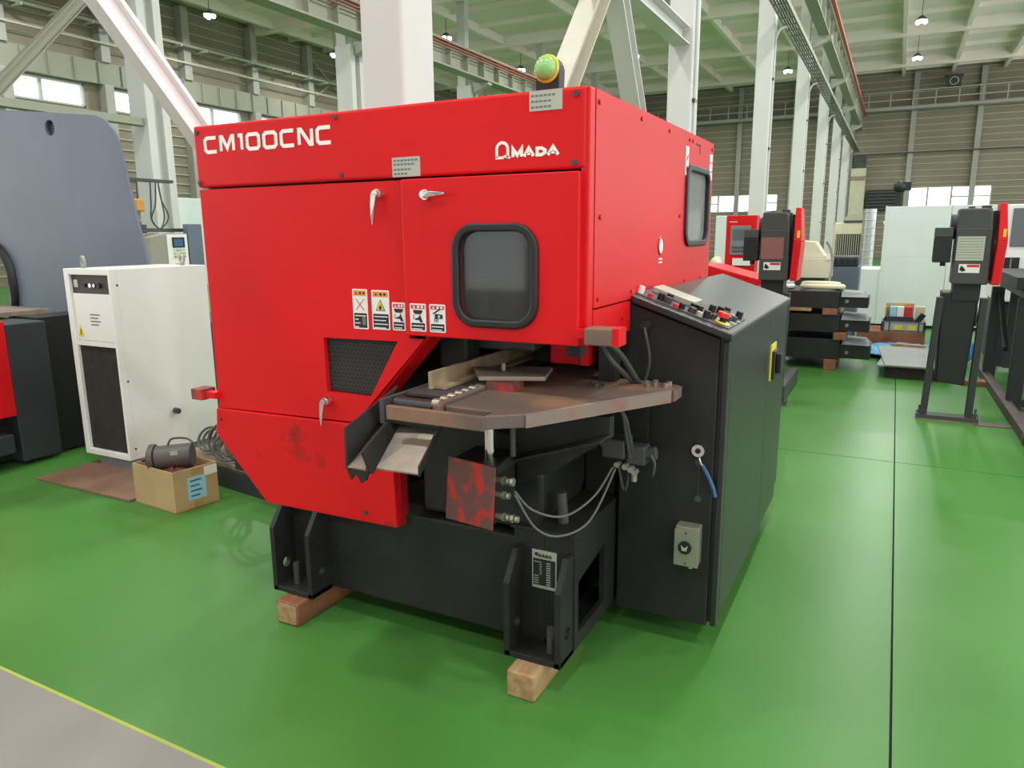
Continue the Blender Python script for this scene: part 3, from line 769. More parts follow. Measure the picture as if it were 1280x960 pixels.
# feed conveyor in the table
cv = part('conveyor', B(-1.42, -1.215, 1.85, 3.0, .955, .995), 'charcoal', saw, bevel=.003)
part('side_rail', B(-1.435, -1.418, 1.84, 3.0, .955, 1.035), 'gunmetal', cv)
part('side_rail', B(-1.222, -1.207, 1.83, 2.25, .985, 1.036), 'rust_plate', cv)
part('front_roller', MB().cyl((-1.412,1.905,1.005), (-1.262,1.905,1.005), .030, 18), 'black_rubber', cv, smooth=True)
part('cover_plate', B(-1.415, -1.26, 1.96, 2.9, 1.025, 1.034), 'gunmetal', cv)
for i in range(8):
    y = 1.885+.045*i
    part('guide_roller', MB().cyl((-1.253,y,1.027), (-1.226,y,1.027), .019, 14), 'steel', cv, smooth=True)
part('chain', B(-1.222, -1.21, 1.86, 2.22, 1.036, 1.043), 'steel_brown', cv)
fe = part('fence_bar', B(-1.372, -1.358, 2.03, 2.98, 1.036, 1.096), 'brass_worn', saw, bevel=.002, label='worn yellowish guide fence')
part('fence_foot', B(-1.358, -1.315, 2.05, 2.86, 1.036, 1.046), 'brass_worn', fe)
sp = part('stop_plate', MB().prism([(-1.35,2.30),(-1.08,2.41),(-1.025,2.225),(-1.235,2.135)], 'z', 1.058, 1.073), 'steel_brown', saw, bevel=.002)
part('stop_block', B(-1.205, -1.105, 2.135, 2.22, 1.030, 1.058), 'red_worn', sp)
part('stop_screw', MB().cyl((-1.21,2.27,1.073), (-1.21,2.27,1.10), .008, 8), 'steel', sp)
# ---- discharge chute
ch = part('chute_slide', MB().hexa([(-1.372,1.72,.843),(-1.205,1.72,.848),(-1.235,1.93,.978),(-1.405,1.93,.960),(-1.372,1.72,.848),(-1.205,1.72,.853),(-1.235,1.93,.983),(-1.405,1.93,.965)]), 'steel', saw, label='bare steel chute floor')
part('chute_side', MB().hexa([(-1.209,1.72,.843),(-1.203,1.72,.843),(-1.232,1.93,.978),(-1.238,1.93,.978),(-1.209,1.72,.875),(-1.203,1.72,.875),(-1.232,1.93,1.00),(-1.238,1.93,1.00)]), 'charcoal', ch)
part('chute_divider', MB().hexa([(-1.378,1.70,.835),(-1.360,1.70,.835),(-1.398,1.93,.955),(-1.415,1.93,.955),(-1.405,1.70,.895),(-1.392,1.70,.900),(-1.412,1.93,1.0),(-1.424,1.93,1.0)]), 'charcoal', ch, label='folded dark divider')
tr_ = part('trough', MB().hexa([(-1.462,1.70,.835),(-1.390,1.70,.842),(-1.410,1.98,.965),(-1.50,1.98,.955),(-1.462,1.70,.842),(-1.390,1.70,.849),(-1.410,1.98,.972),(-1.50,1.98,.962)]), 'steel_brown', saw)
part('trough_wall', MB().hexa([(-1.470,1.70,.838),(-1.462,1.70,.838),(-1.495,1.98,.955),(-1.503,1.98,.955),(-1.500,1.74,.955),(-1.492,1.74,.955),(-1.460,1.98,1.05),(-1.468,1.98,1.05)]), 'charcoal', tr_)
part('trough_lip', MB().prism([(-1.462,.842),(-1.445,.805),(-1.425,.83),(-1.405,.80),(-1.385,.812),(-1.375,.842)], 'y', 1.695, 1.703), 'charcoal', tr_)
# ---- lift block, rods, hydraulics under the table
lf = part('lift_block', MB().prism([(-1.265,.620),(-1.088,.607),(-1.072,.822),(-1.248,.838)], 'y', 1.95, 1.958), 'red_worn', saw, bevel=.002, label='plate with worn red paint')
part('lift_top', B(-1.247, -1.075, 1.958, 2.14, .815, .825), 'charcoal', lf)
part('lift_body', B(-1.245, -1.10, 1.96, 2.14, .615, .815), 'charcoal', lf)
part('side_lug', MB().prism([(1.955,.80),(2.12,.80),(2.12,.86),(2.05,.84),(1.955,.82)], 'x', -1.078, -1.070), 'charcoal', lf)
rd = part('lift_rod', MB().cyl((-1.135,2.03,.825), (-1.135,2.03,.94), .019, 16), 'chrome', saw, smooth=True)
part('rod_nut', MB().cyl((-1.135,2.03,.94), (-1.135,2.03,.985), .026, 12), 'steel_brown', rd)
part('stop_rod', MB().cyl((-1.055,2.04,.84), (-1.055,2.04,.965), .010, 10), 'gunmetal', saw, smooth=True)
for z, n in ((.765, 3), (.715, 2), (.640, 4)):
    ftg = part('hose_fitting', MB().cyl((-1.10,2.00,z), (-1.075,2.00,z), .010, 8), 'zinc', saw, smooth=True)
    for k in range(n):
        part('fitting_nut', MB().cyl((-1.075+.016*k,2.00,z), (-1.064+.016*k,2.00,z), .014-.003*(k % 2), 6), 'zinc', ftg)
hs = part('drive_housing', MB().prism([(-1.52,.52),(-1.04,.52),(-1.02,.60),(-1.02,.72),(-1.10,.86),(-1.42,.90),(-1.52,.84)], 'y', 2.19, 2.60), 'charcoal', saw, bevel=.015)
arm = part('support_arm', MB().prism([(-1.10,.70),(-.95,.775),(-.762,.905),(-.762,.975),(-1.10,.975)], 'y', 2.15, 2.19), 'charcoal', saw, bevel=.003)
part('arm_flange', MB().prism([(-1.10,.800),(-.762,.912),(-.762,.920),(-1.10,.808)], 'y', 2.06, 2.15), 'charcoal', arm)
for pts, r, m_ in (([(-1.03,2.0,.735),(-.99,2.05,.66),(-.92,2.15,.615),(-.86,2.27,.655),(-.825,2.36,.74)], .0042, 'hose_grey'),
               ([(-1.03,2.0,.725),(-.98,2.05,.60),(-.92,2.12,.555),(-.86,2.24,.58),(-.815,2.36,.735)], .0042, 'hose_grey'),
               ([(-.86,2.34,.98),(-.80,2.36,.95),(-.785,2.38,.86),(-.775,2.40,.77)], .007, 'hose'),
               ([(-.84,2.36,.98),(-.79,2.37,.93),(-.775,2.39,.85),(-.765,2.41,.77)], .007, 'hose'),
               ([(-.82,2.40,.75),(-.80,2.40,.66),(-.785,2.40,.66),(-.775,2.40,.74)], .005, 'hose'),
               ([(-.90,2.36,.98),(-.87,2.37,.91),(-.88,2.38,.83),(-.86,2.40,.78)], .008, 'hose'),
               ([(-.70,2.40,.79),(-.685,2.40,.76),(-.69,2.40,.72),(-.705,2.42,.70)], .005, 'hose'),
               ([(-.86,2.30,1.20),(-.835,2.34,1.13),(-.80,2.42,1.06),(-.78,2.46,1.03)], .010, 'hose'),
               ([(-.83,2.26,1.21),(-.80,2.36,1.14),(-.77,2.45,1.04),(-.76,2.47,1.03)], .010, 'hose')):
    part('hydraulic_hose', MB().tube(smooth_path(pts), r, 8), m_, saw, smooth=True)
vl = part('valve_manifold', B(-.875, -.79, 2.38, 2.48, .765, .835), 'gunmetal', saw, bevel=.006)
part('valve_body', B(-.79, -.72, 2.40, 2.46, .745, .815), 'gunmetal', vl, bevel=.006)
part('valve_body', MB().cyl((-.72,2.43,.785), (-.69,2.43,.79), .024, 10), 'gunmetal', vl, smooth=True)
part('valve_plate', B(-.90, -.74, 2.49, 2.50, .70, .985), 'charcoal', vl)
for x, z in ((-.815,.745),(-.785,.742),(-.765,.735),(-.75,.725)):
    part('fitting_nut', MB().cyl((x,2.40,z), (x,2.37,z), .011, 6), 'zinc', vl)
part('fitting_nut', MB().cyl((-.755,2.39,.69), (-.755,2.39,.72), .011, 8), 'zinc', vl)
part('under_panel', B(-1.02, -.90, 2.60, 2.64, .53, .98), 'charcoal', saw)

# ---- wooden blocks under the feet
w1 = part('wood_block', B(-2.128, -2.012, 1.995, 2.42, 0, .098), 'wood', bevel=.008, seg=3)
props(w1, 'reddish wooden block with pale sawn end under the saw foot beside the red cover', 'wood block')
part('sawn_end', MB().prism(rrect(-2.07,.049,.10,.082,.012,3), 'y', 1.992, 1.9955), 'wood_pale', w1, label='pale grey sawn end')
w2 = part('wood_block', B(-1.058, -.952, 1.982, 2.42, 0, .098), 'wood_pale', bevel=.008, seg=3)
props(w2, 'pale splintered wooden block under the saw foot with the maker plate', 'wood block')
for x, y in ((-2.12, 3.3), (-1.05, 3.3)):
    w = part('wood_block', B(x, x+.11, y, y+.3, 0, .109), 'wood', bevel=.006); props(w, 'wooden block hidden deep beneath the saw base', 'wood block', 'hidden blocks under the saw')

# ================================================================== CONTROL CABINET
cab = thing('control_cabinet', 'charcoal control cabinet with sloping push button desk beside the red saw', 'cabinet', (-.67, 3.3, 0))
CX0, CX1, CY0, CY1 = -.872, -.482, 2.565, 4.10
def desk_z(x): return 1.318+(x-CX0)*(1.185-1.318)/(CX1-CX0)
body = part('body', MB().prism([(CX0,.106),(CX1-.008,.106),(CX1-.008,desk_z(CX1)),(CX0,desk_z(CX0))], 'y', CY0+.02, CY1), 'charcoal_satin', cab, bevel=.004)
part('front_door', MB().prism([(CX0,.098),(CX1-.034,.098),(CX1-.034,desk_z(CX1-.034)-.006),(CX0,desk_z(CX0)-.006)], 'y', CY0, CY0+.018), 'charcoal', cab, bevel=.005)
part('corner_strip', B(CX1-.022, CX1, CY0+.004, CY0+.05, .100, desk_z(CX1)-.006), 'charcoal_satin', cab, bevel=.004)
part('side_door', B(CX1-.010, CX1, CY0+.055, 3.515, .115, desk_z(CX1)-.006), 'charcoal_satin', cab, bevel=.003)
part('side_door', B(CX1-.010, CX1, 3.521, 4.10, .20, desk_z(CX1)-.006), 'charcoal_satin', cab, bevel=.003)
lid = part('desk_lid', MB().prism([(X1+.002,desk_z(X1)),(CX1+.012,desk_z(CX1+.012)),(CX1+.012,desk_z(CX1+.012)+.028),(X1+.002,desk_z(X1)+.028)], 'y', CY0-.018, CY1+.01), 'charcoal_satin', cab, bevel=.005)
def on_desk(x, dz=0): return desk_z(x)+.028+dz
SL = (1.185-1.318)/(CX1-CX0); NV = Vector((-SL,0,1)).normalized()
def dbox(name, x0, x1, y0, y1, h, m, parent, bevel=.001, label=None, lift=0):
    p = [(x0,y0,on_desk(x0)+lift),(x1,y0,on_desk(x1)+lift),(x1,y1,on_desk(x1)+lift),(x0,y1,on_desk(x0)+lift)]
    return part(name, MB().hexa(p+[tuple(Vector(q)+NV*h) for q in p]), m, parent, bevel=bevel, label=label)
def dknob(name, x, y, r, h, m, parent, n=14, lift=0):
    a = Vector((x,y,on_desk(x)+lift)); return part(name, MB().cyl(a, a+NV*h, r, n, r*.92), m, parent, smooth=True)
pnl = dbox('button_panel', -.85, -.495, 2.60, 2.92, .004, 'gunmetal', lid)
dbox('counter_box', -.815, -.655, 2.74, 2.86, .022, 'label_silver', pnl, .003, 'pale metal display box', .004)
for x, y, r, h, m_ in ((-.825,2.63,.012,.026,'white_lettering'),(-.785,2.62,.010,.014,'label_red'),(-.755,2.65,.014,.024,'black'),(-.735,2.69,.014,.026,'black'),(-.725,2.64,.015,.022,'gunmetal'),
                    (-.69,2.62,.012,.012,'label_red'),(-.672,2.63,.012,.020,'black'),(-.645,2.69,.014,.024,'black'),(-.622,2.69,.013,.024,'black'),(-.635,2.64,.016,.018,'gunmetal'),(-.605,2.62,.013,.016,'label_silver'),
                    (-.585,2.64,.014,.026,'black'),(-.565,2.67,.012,.018,'gunmetal'),(-.60,2.80,.014,.026,'black'),(-.575,2.83,.016,.026,'black'),(-.55,2.80,.013,.022,'black'),(-.56,2.87,.014,.026,'black'),(-.525,2.74,.012,.018,'gunmetal'),(-.515,2.78,.013,.018,'gunmetal'),(-.515,2.88,.014,.026,'black')):
    dknob('knob', x, y, r, h, m_, pnl, lift=.004)
for x, y in ((-.56,2.70),(-.53,2.84),(-.505,2.73),(-.505,2.80),(-.60,2.74),(-.535,2.90)):
    dbox('button_tag', x-.012, x+.012, y-.004, y+.004, .003, 'label_white', pnl, .0005, None, .004)
dknob('stop_ring', -.530, 2.665, .030, .004, 'label_yellow', pnl, 20, .004)
dknob('stop_stem', -.530, 2.665, .013, .022, 'black', pnl, 14, .008)
dknob('stop_button', -.530, 2.665, .022, .016, 'button_red', pnl, 20, .026)
dbox('blue_tag', -.64, -.60, 2.89, 2.93, .004, 'ink_blue', lid)
# isolator switch on the side
sw_ = part('isolator_plate', B(CX1, CX1+.006, 3.57, 3.72, .86, 1.03), 'label_yellow', cab)
part('isolator_body', B(CX1+.006, CX1+.020, 3.585, 3.69, .865, 1.00), 'black', sw_, bevel=.003)
part('isolator_grip', B(CX1+.020, CX1+.045, 3.62, 3.65, .89, .985), 'black', sw_, bevel=.005)
# front: socket, key, cable gland, switch box
lk = part('lock', MB().cyl((-.571,CY0,.781), (-.571,CY0-.014,.781), .023, 18), 'chrome', cab, smooth=True)
part('lock_core', MB().cyl((-.571,CY0-.014,.781), (-.571,CY0-.018,.781), .010, 12), 'black', lk)
kc = part('key_hook', MB().tube(smooth_path([(-.568,CY0-.004,.752),(-.560,CY0-.010,.735),(-.550,CY0-.012,.728)], 4), .004, 6), 'chrome', cab, smooth=True)
part('blue_sleeve', MB().tube(smooth_path([(-.552,CY0-.012,.728),(-.530,CY0-.014,.69),(-.512,CY0-.014,.65),(-.503,CY0-.014,.618)], 5), .008, 8), 'key_blue', kc, smooth=True)
ca = part('keyhole_cover', MB().cyl((-.570,CY0,.735), (-.570,CY0-.004,.735), .012, 10), 'gunmetal', cab)
part('chain', MB().cyl((-.566,CY0-.003,.73), (-.566,CY0-.003,.60), .002, 5), 'gunmetal', cab)
part('keyhole_cover', MB().cyl((-.566,CY0,.597), (-.566,CY0-.005,.597), .013, 10), 'gunmetal', cab)
gl = part('cable_gland', MB().cyl((-.775,CY0,1.225), (-.775,CY0-.04,1.225), .017, 12), 'charcoal', cab, smooth=True)
part('cable', MB().tube(smooth_path([(-.775,CY0-.036,1.22),(-.768,CY0-.04,1.19),(-.756,CY0-.035,1.13),(-.756,CY0-.03,1.08),(-.77,CY0-.028,1.02),(-.775,CY0-.02,.98)]), .0065, 8), 'hose', gl, smooth=True)
bx_ = part('switch_box', B(-.631, -.545, CY0-.055, CY0, .352, .502), 'zinc', cab, bevel=.004, label='small metal pull box with black knob')
part('box_lid', B(-.633, -.543, CY0-.060, CY0-.055, .350, .492), 'zinc', bx_, bevel=.002)
part('knob', MB().cyl((-.592,CY0-.060,.425), (-.592,CY0-.070,.425), .024, 20), 'black', bx_, smooth=True)
part('knob_rib', MB().prism([(-.605,.435),(-.592,.425),(-.579,.437),(-.584,.415),(-.600,.415)], 'y', CY0-.073, CY0-.070), 'label_silver', bx_)
for z in (.480, .362): part('screw', MB().cyl((-.590,CY0-.060,z), (-.590,CY0-.063,z), .004, 8), 'gunmetal', bx_)
part('cord_grip', MB().cyl((-.578,CY0-.03,.352), (-.578,CY0-.03,.335), .010, 10), 'chrome', bx_, smooth=True)
part('plinth', B(-.84, -.56, 2.80, 3.95, 0, .106), 'black', cab)
# ================================================================== LEFT: POWER UNIT, CARTON, BLUE MACHINE
bd = part('plywood_board', B(-4.86, -3.93, 2.62, 3.45, 0, .016), 'wood_board', bevel=.002)
props(bd, 'brown plywood sheet lying on the floor under the white cabinet', 'board')
pu = thing('power_unit', 'tall white power supply cabinet with lifting eyes and dark filter front', 'cabinet', (-4.65, 3.35, .016))
PX0, PX1, PY0, PY1 = -4.890, -4.415, 2.985, 3.73
part('shell', MB().sheet([(PX0,.085),(PX1,.085),(PX1,1.352),(PX0,1.352)], [[(PX0+.052,.125),(PX1-.022,.125),(PX1-.022,1.312),(PX0+.052,1.312)]], 'y', PY0, PY0+.05), 'white_enamel', pu, bevel=.004)
part('body', B(PX0, PX1, PY0+.05, PY1, .085, 1.352), 'white_enamel', pu, bevel=.004)
ctl = part('control_strip', B(PX0+.052, PX1-.022, PY0+.020, PY0+.05, 1.195, 1.312), 'mesh_grey', pu)
part('meter', B(PX0+.078, PX0+.118, PY0+.014, PY0+.020, 1.23, 1.28), 'label_silver', ctl)
for x, r, m_ in ((.20,.012,'black'),(.26,.015,'chrome'),(.30,.012,'chrome'),(.345,.018,'black')):
    part('knob', MB().cyl((PX0+x,PY0+.020,1.245), (PX0+x,PY0+.002,1.245), r, 12), m_, ctl, smooth=True)
dr = part('front_door', B(PX0+.055, PX1-.024, PY0+.012, PY0+.05, .880, 1.190), 'white_enamel', pu, bevel=.003)
part('warning_triangle', MB().prism([(PX0+.072,.905),(PX0+.128,.905),(PX0+.100,.985)], 'y', PY0+.010, PY0+.012), 'label_yellow', dr)
part('triangle_mark', MB().prism([(PX0+.096,.915),(PX0+.104,.915),(PX0+.104,.955),(PX0+.096,.955)], 'y', PY0+.009, PY0+.010), 'ink', dr)
for i in range(4): part('print_line', B(PX0+.215, PX0+.315-.02*(i % 2), PY0+.011, PY0+.012, 1.05-.022*i, 1.058-.022*i), 'ink_grey', dr)
part('divider', B(PX0+.052, PX1-.022, PY0+.008, PY0+.05, .845, .878), 'white_enamel', pu)
part('filter_panel', B(PX0+.052, PX1-.022, PY0+.022, PY0+.05, .128, .845), 'mesh_dark', pu)
part('base_channel', B(PX0+.12, PX1-.01, PY0+.02, PY1-.05, .016, .085), 'grey_plastic', pu)
for x, y in ((PX0+.11,3.06),(-4.52,3.62)):
    e = part('lifting_eye', MB().ring((x,y,1.395), (.3,1,0), .032, .009, 20, 8), 'zinc', pu, smooth=True)
    part('eye_shank', MB().cyl((x,y,1.350), (x,y,1.368), .016, 10), 'zinc', e)
part('drain_cock', MB().cyl((PX1,3.36,.355), (PX1+.05,3.35,.355), .020, 12), 'gunmetal', pu, smooth=True)
for y, z in ((3.03,1.25),(3.03,.62),(3.03,.16)):
    part('screw', MB().cyl((PX1,y,z), (PX1+.004,y,z), .007, 8), 'gunmetal', pu)

cb = thing('carton', 'open brown cardboard box with blue and white labels on the floor', 'box', (-3.70, 2.76, 0), rz=0)
a_, b_, c_, d_ = (-3.905,2.645), (-3.515,2.615), (-3.475,2.885), (-3.86,2.92)
H_ = .245
def wallq(p, q, t=.006):
    d = Vector((q[0]-p[0], q[1]-p[1], 0)).normalized(); n = Vector((-d.y, d.x, 0))*t
    return MB().hexa([(p[0],p[1],0),(q[0],q[1],0),(q[0]+n.x,q[1]+n.y,0),(p[0]+n.x,p[1]+n.y,0),(p[0],p[1],H_),(q[0],q[1],H_),(q[0]+n.x,q[1]+n.y,H_),(p[0]+n.x,p[1]+n.y,H_)])
for p, q in ((a_,b_),(b_,c_),(c_,d_),(d_,a_)): part('box_wall', wallq(p, q), 'cardboard', cb)
part('box_bottom', MB().prism([a_,b_,c_,d_], 'z', 0, .006), 'cardboard', cb)
def on_end(u0, u1, z0, z1, off, m, name, parent):   # label on the short end wall b_-c_
    d = Vector((c_[0]-b_[0], c_[1]-b_[1], 0)); n = Vector((d.y, -d.x, 0)).normalized()
    p, q = Vector((*b_,0))+d*u0, Vector((*b_,0))+d*u1
    pts = []
    for zz in (z0, z1):
        pts += [p+n*off, q+n*off, q+n*(off+.001), p+n*(off+.001)]
        for k in range(4): pts[-4+k] = pts[-4+k]+Vector((0,0,zz))
    return part(name, MB().hexa([tuple(v) for v in pts]), m, parent)
lbl = on_end(.30, .72, .055, .19, 0, 'label_blue', 'blue_label', cb)
for i in range(4): on_end(.36, .62-.05*(i % 2), .165-.03*i, .173-.03*i, .0012, 'ink_blue', 'print_line', lbl)
on_end(.70, 1.0, .18, .235, 0, 'label_white', 'white_label', cb)
on_end(.42, .62, .006, .045, 0, 'tape', 'tape', cb); on_end(.42, .62, .205, .24, 0, 'tape', 'tape', cb)
cl = part('cloth', MB().ball((-3.69,2.77,.17), .19, 22, 10, sx=.92, sy=.66, sz=.36), 'cloth_maroon', smooth=True)
for v in cl.data.vertices: v.co += Vector((random.uniform(-.012,.012), random.uniform(-.012,.012), random.uniform(-.018,.018)))
props(cl, 'crumpled maroon cloth padding inside the cardboard box', 'cloth')
mo = thing('electric_motor', 'small grey brown electric motor lying in the cardboard box', 'motor', (-3.69, 2.76, .24))
m0, m1 = Vector((-3.79,2.69,.272)), Vector((-3.60,2.83,.285)); md = (m1-m0).normalized()
part('motor_body', MB().cyl(m0+md*.03, m1, .072, 24), 'motor_brown', mo, bevel=.006, smooth=True)
part('end_bell', MB().cyl(m0, m0+md*.03, .086, 24), 'motor_brown', mo, bevel=.004, smooth=True)
part('face_plate', MB().cyl(m0-md*.012, m0, .062, 20), 'gunmetal', mo, smooth=True)
part('shaft', MB().cyl(m0-md*.05, m0-md*.012, .014, 12), 'gunmetal', mo, smooth=True)
part('lead_wire', MB().tube(smooth_path([m0+md*.10+Vector((0,0,.07)), m0+md*.14+Vector((-.02,.0,.105)), m0+md*.19+Vector((0,.02,.10)), m1+Vector((.0,.01,.07))], 5), .006, 6), 'hose', mo, smooth=True)
nr = Vector((md.y,-md.x,0)).normalized()
cpl = m0+md*.15+nr*.066+Vector((0,0,.028))
part('rating_plate', MB().bar(cpl-md*.02, cpl+md*.02, .002, .045, up=(0,0,1)), 'label_silver', mo)

# timber and cable coils behind the carton
tm = part('timber_plank', MB().hexa([(-4.10,3.14,.125),(-3.05,3.00,.125),(-3.02,3.18,.125),(-4.08,3.42,.125),(-4.10,3.14,.155),(-3.05,3.00,.155),(-3.02,3.18,.155),(-4.08,3.42,.155)]), 'wood_dusty', bevel=.004)
props(tm, 'dusty brown plank on a dark sill under the cable coils', 'plank')
sill = part('steel_sill', MB().hexa([(-4.02,3.12,0),(-3.05,2.98,0),(-3.03,3.13,0),(-4.00,3.36,0),(-4.02,3.12,.125),(-3.05,2.98,.125),(-3.03,3.13,.125),(-4.00,3.36,.125)]), 'slate_dark')
props(sill, 'dark steel sill beam on the floor beside the cardboard box', 'beam')
for i, (x, y, z, r, nx) in enumerate(((-3.72,3.17,.275,.105,(.5,-1,.3)), (-3.62,3.10,.255,.085,(.7,-1,.5)), (-3.90,3.20,.25,.08,(.2,-1,.6)), (-3.50,3.14,.29,.12,(1,-.6,.2)))):
    cc = part('cable_coil', MB().ring((x,y,z), nx, r, .009, 26, 6).ring((x+.02,y+.015,z-.008), (nx[0]+.15,nx[1],nx[2]-.1), r*.88, .009, 26, 6), 'hose_grey', smooth=True)
    props(cc, 'loose grey cable coil heaped on the dusty plank', 'cable', 'cable coils on the plank')
jb = part('cable_bundle', MB().ball((-3.80,3.33,.225), .075, 12, 8, sz=.9).ball((-3.70,3.30,.21), .06, 12, 8, sz=.8), 'mesh_dark', smooth=True)
props(jb, 'dark cable bundle among the coils behind the cardboard box', 'cable bundle')
lw = part('lead_cable', MB().tube(smooth_path([(-3.60,3.42,.52),(-3.74,3.35,.46),(-3.90,3.28,.33),(-3.97,3.26,.22),(-3.97,3.26,.16)], 6), .006, 6), 'hose', smooth=True)
props(lw, 'thin dark cable drooping from above onto the coil heap', 'cable')

pb = thing('press_brake', 'huge slate blue side plate of a bending machine beside the white cabinet', 'machine', (-6.6, 4.0, 0))
outl = [(-8.4,2.80),(-5.86,2.52)]+[(-5.86+.33*math.sin(a), 2.19+.33*math.cos(a)) for a in [PI/2*.93*i/8 for i in range(1,9)]]+[(-5.34,1.30),(-5.30,.95),(-5.28,0),(-8.4,0)]
part('side_plate', MB().sheet(outl, [circ(-6.396,2.455,.062,20), [( -7.74+.52*math.copysign(abs(math.cos(t))**.75, math.cos(t)), 1.12+.40*math.copysign(abs(math.sin(t))**.75, math.sin(t))) for t in [2*PI*i/36 for i in range(36)]]], 'y', 3.95, 3.98), 'slate_blue', pb, bevel=.006)
part('throat_gasket', MB().tube([(-7.74+.52*math.copysign(abs(math.cos(t))**.75, math.cos(t)), 3.94, 1.12+.40*math.copysign(abs(math.sin(t))**.75, math.sin(t))) for t in [2*PI*i/36 for i in range(36)]], .045, 8, True), 'black_rubber', pb, smooth=True)
part('bore_liner', MB().cyl((-6.396,3.98,2.455), (-6.396,4.02,2.455), .07, 20), 'slate_dark', pb)
part('rear_frame', B(-8.0, -5.36, 4.25, 5.2, 0, .8), 'slate_dark', pb)
fc = part('front_case', B(-6.6, -5.24, 2.76, 3.03, .03, .985), 'slate_dark', pb, bevel=.008)
part('red_panel', B(-6.6, -5.225, 2.0, 2.752, .365, 1.01), 'red_paint', pb, bevel=.006, label='bright red lower panel')
part('shadow_gap_fill', B(-6.6, -5.36, 2.1, 2.76, .04, .365), 'black', pb)  # black box standing in for the shadow under the red panel
part('ledge', B(-6.6, -5.20, 2.0, 2.70, .12, .25), 'slate_dark', pb, bevel=.006)
part('bed_table', B(-7.6, -5.62, 2.70, 3.30, 1.0, 1.03), 'steel_brown', pb)
part('inner_web', B(-5.60, -5.33, 3.03, 3.95, .02, 1.0), 'black', pb)

# control pendant and far things seen between the blue plate and the saw
pc = thing('pendant_console', 'cream control console with small dark screen beyond the blue plate', 'control console', (-9.1, 7.1, 0), rz=0)
part('case', MB().prism([(6.70,0),(7.33,0),(7.33,1.60),(6.98,1.60),(6.73,1.55)], 'x', -9.35, -9.0), 'taupe', pc, bevel=.01)
part('face_plate', B(-9.0, -8.99, 6.99, 7.32, 1.10, 1.585), 'label_white', pc)
part('screen', B(-8.99, -8.98, 7.09, 7.245, 1.42, 1.53), 'ink_blue', pc)
part('screen_bezel', MB().sheet([(7.07,1.405),(7.265,1.405),(7.265,1.545),(7.07,1.545)], [[(7.092,1.423),(7.243,1.423),(7.243,1.527),(7.092,1.527)]], 'x', -8.99, -8.975), 'black', pc)
for i in range(3):
    for j in range(4): part('key', B(-8.99, -8.98, 7.08+.052*j, 7.115+.052*j, 1.26+.045*i, 1.29+.045*i), ('brass_worn','label_silver','cream')[(i+j) % 3], pc)
part('drive_slot', B(-8.99, -8.982, 7.09, 7.20, 1.13, 1.18), 'ink', pc)
part('support_arm', B(-9.3, -9.2, 6.72, 7.6, 1.62, 1.67), 'gunmetal', pc)
part('hinge_post', B(-9.32, -9.18, 6.72, 6.84, 1.60, 1.72), 'gunmetal', pc)
sb = part('slate_locker', B(-9.1, -9.0, 7.35, 7.60, 0, 1.73), 'slate_blue', bevel=.01)
props(sb, 'narrow slate blue panel standing beside the cream console', 'locker')
ar = thing('hose_boom', 'dark overhead boom with looped cable and an orange pendant', 'boom', (-13.5, 10.1, 0))
part('boom', B(-13.6, -13.45, 9.3, 10.75, 2.64, 2.70), 'gunmetal', ar)
part('boom_post', B(-13.6, -13.4, 9.0, 9.3, 0, 2.7), 'gunmetal', ar)
for k in range(2):
    part('cable', MB().tube(smooth_path([(-13.45,10.2+.12*k,2.64),(-13.45,10.17+.1*k,2.2),(-13.45,10.15,1.9),(-13.45,10.33,1.72),(-13.45,10.55-.1*k,1.95),(-13.45,10.42,2.3),(-13.45,10.38,2.64)], 6), .016, 6), 'hose', ar, smooth=True)
part('pendant_cord', MB().cyl((-13.45,9.90,2.64), (-13.45,9.88,2.28), .015, 6), 'hose', ar)
part('pendant', B(-13.5, -13.38, 9.80, 9.98, 2.05, 2.30), 'orange', ar, bevel=.03, label='orange hanging pendant')
cp = part('switchboard', B(-20.3, -20, 15.5, 17.9, 0, 2.75), 'panel_white', bevel=.02)
props(cp, 'pale green switchboard box against the far columns left of the saw', 'cabinet')
cp['label'] = 'pale green switchboard box standing beyond the looped cable column'

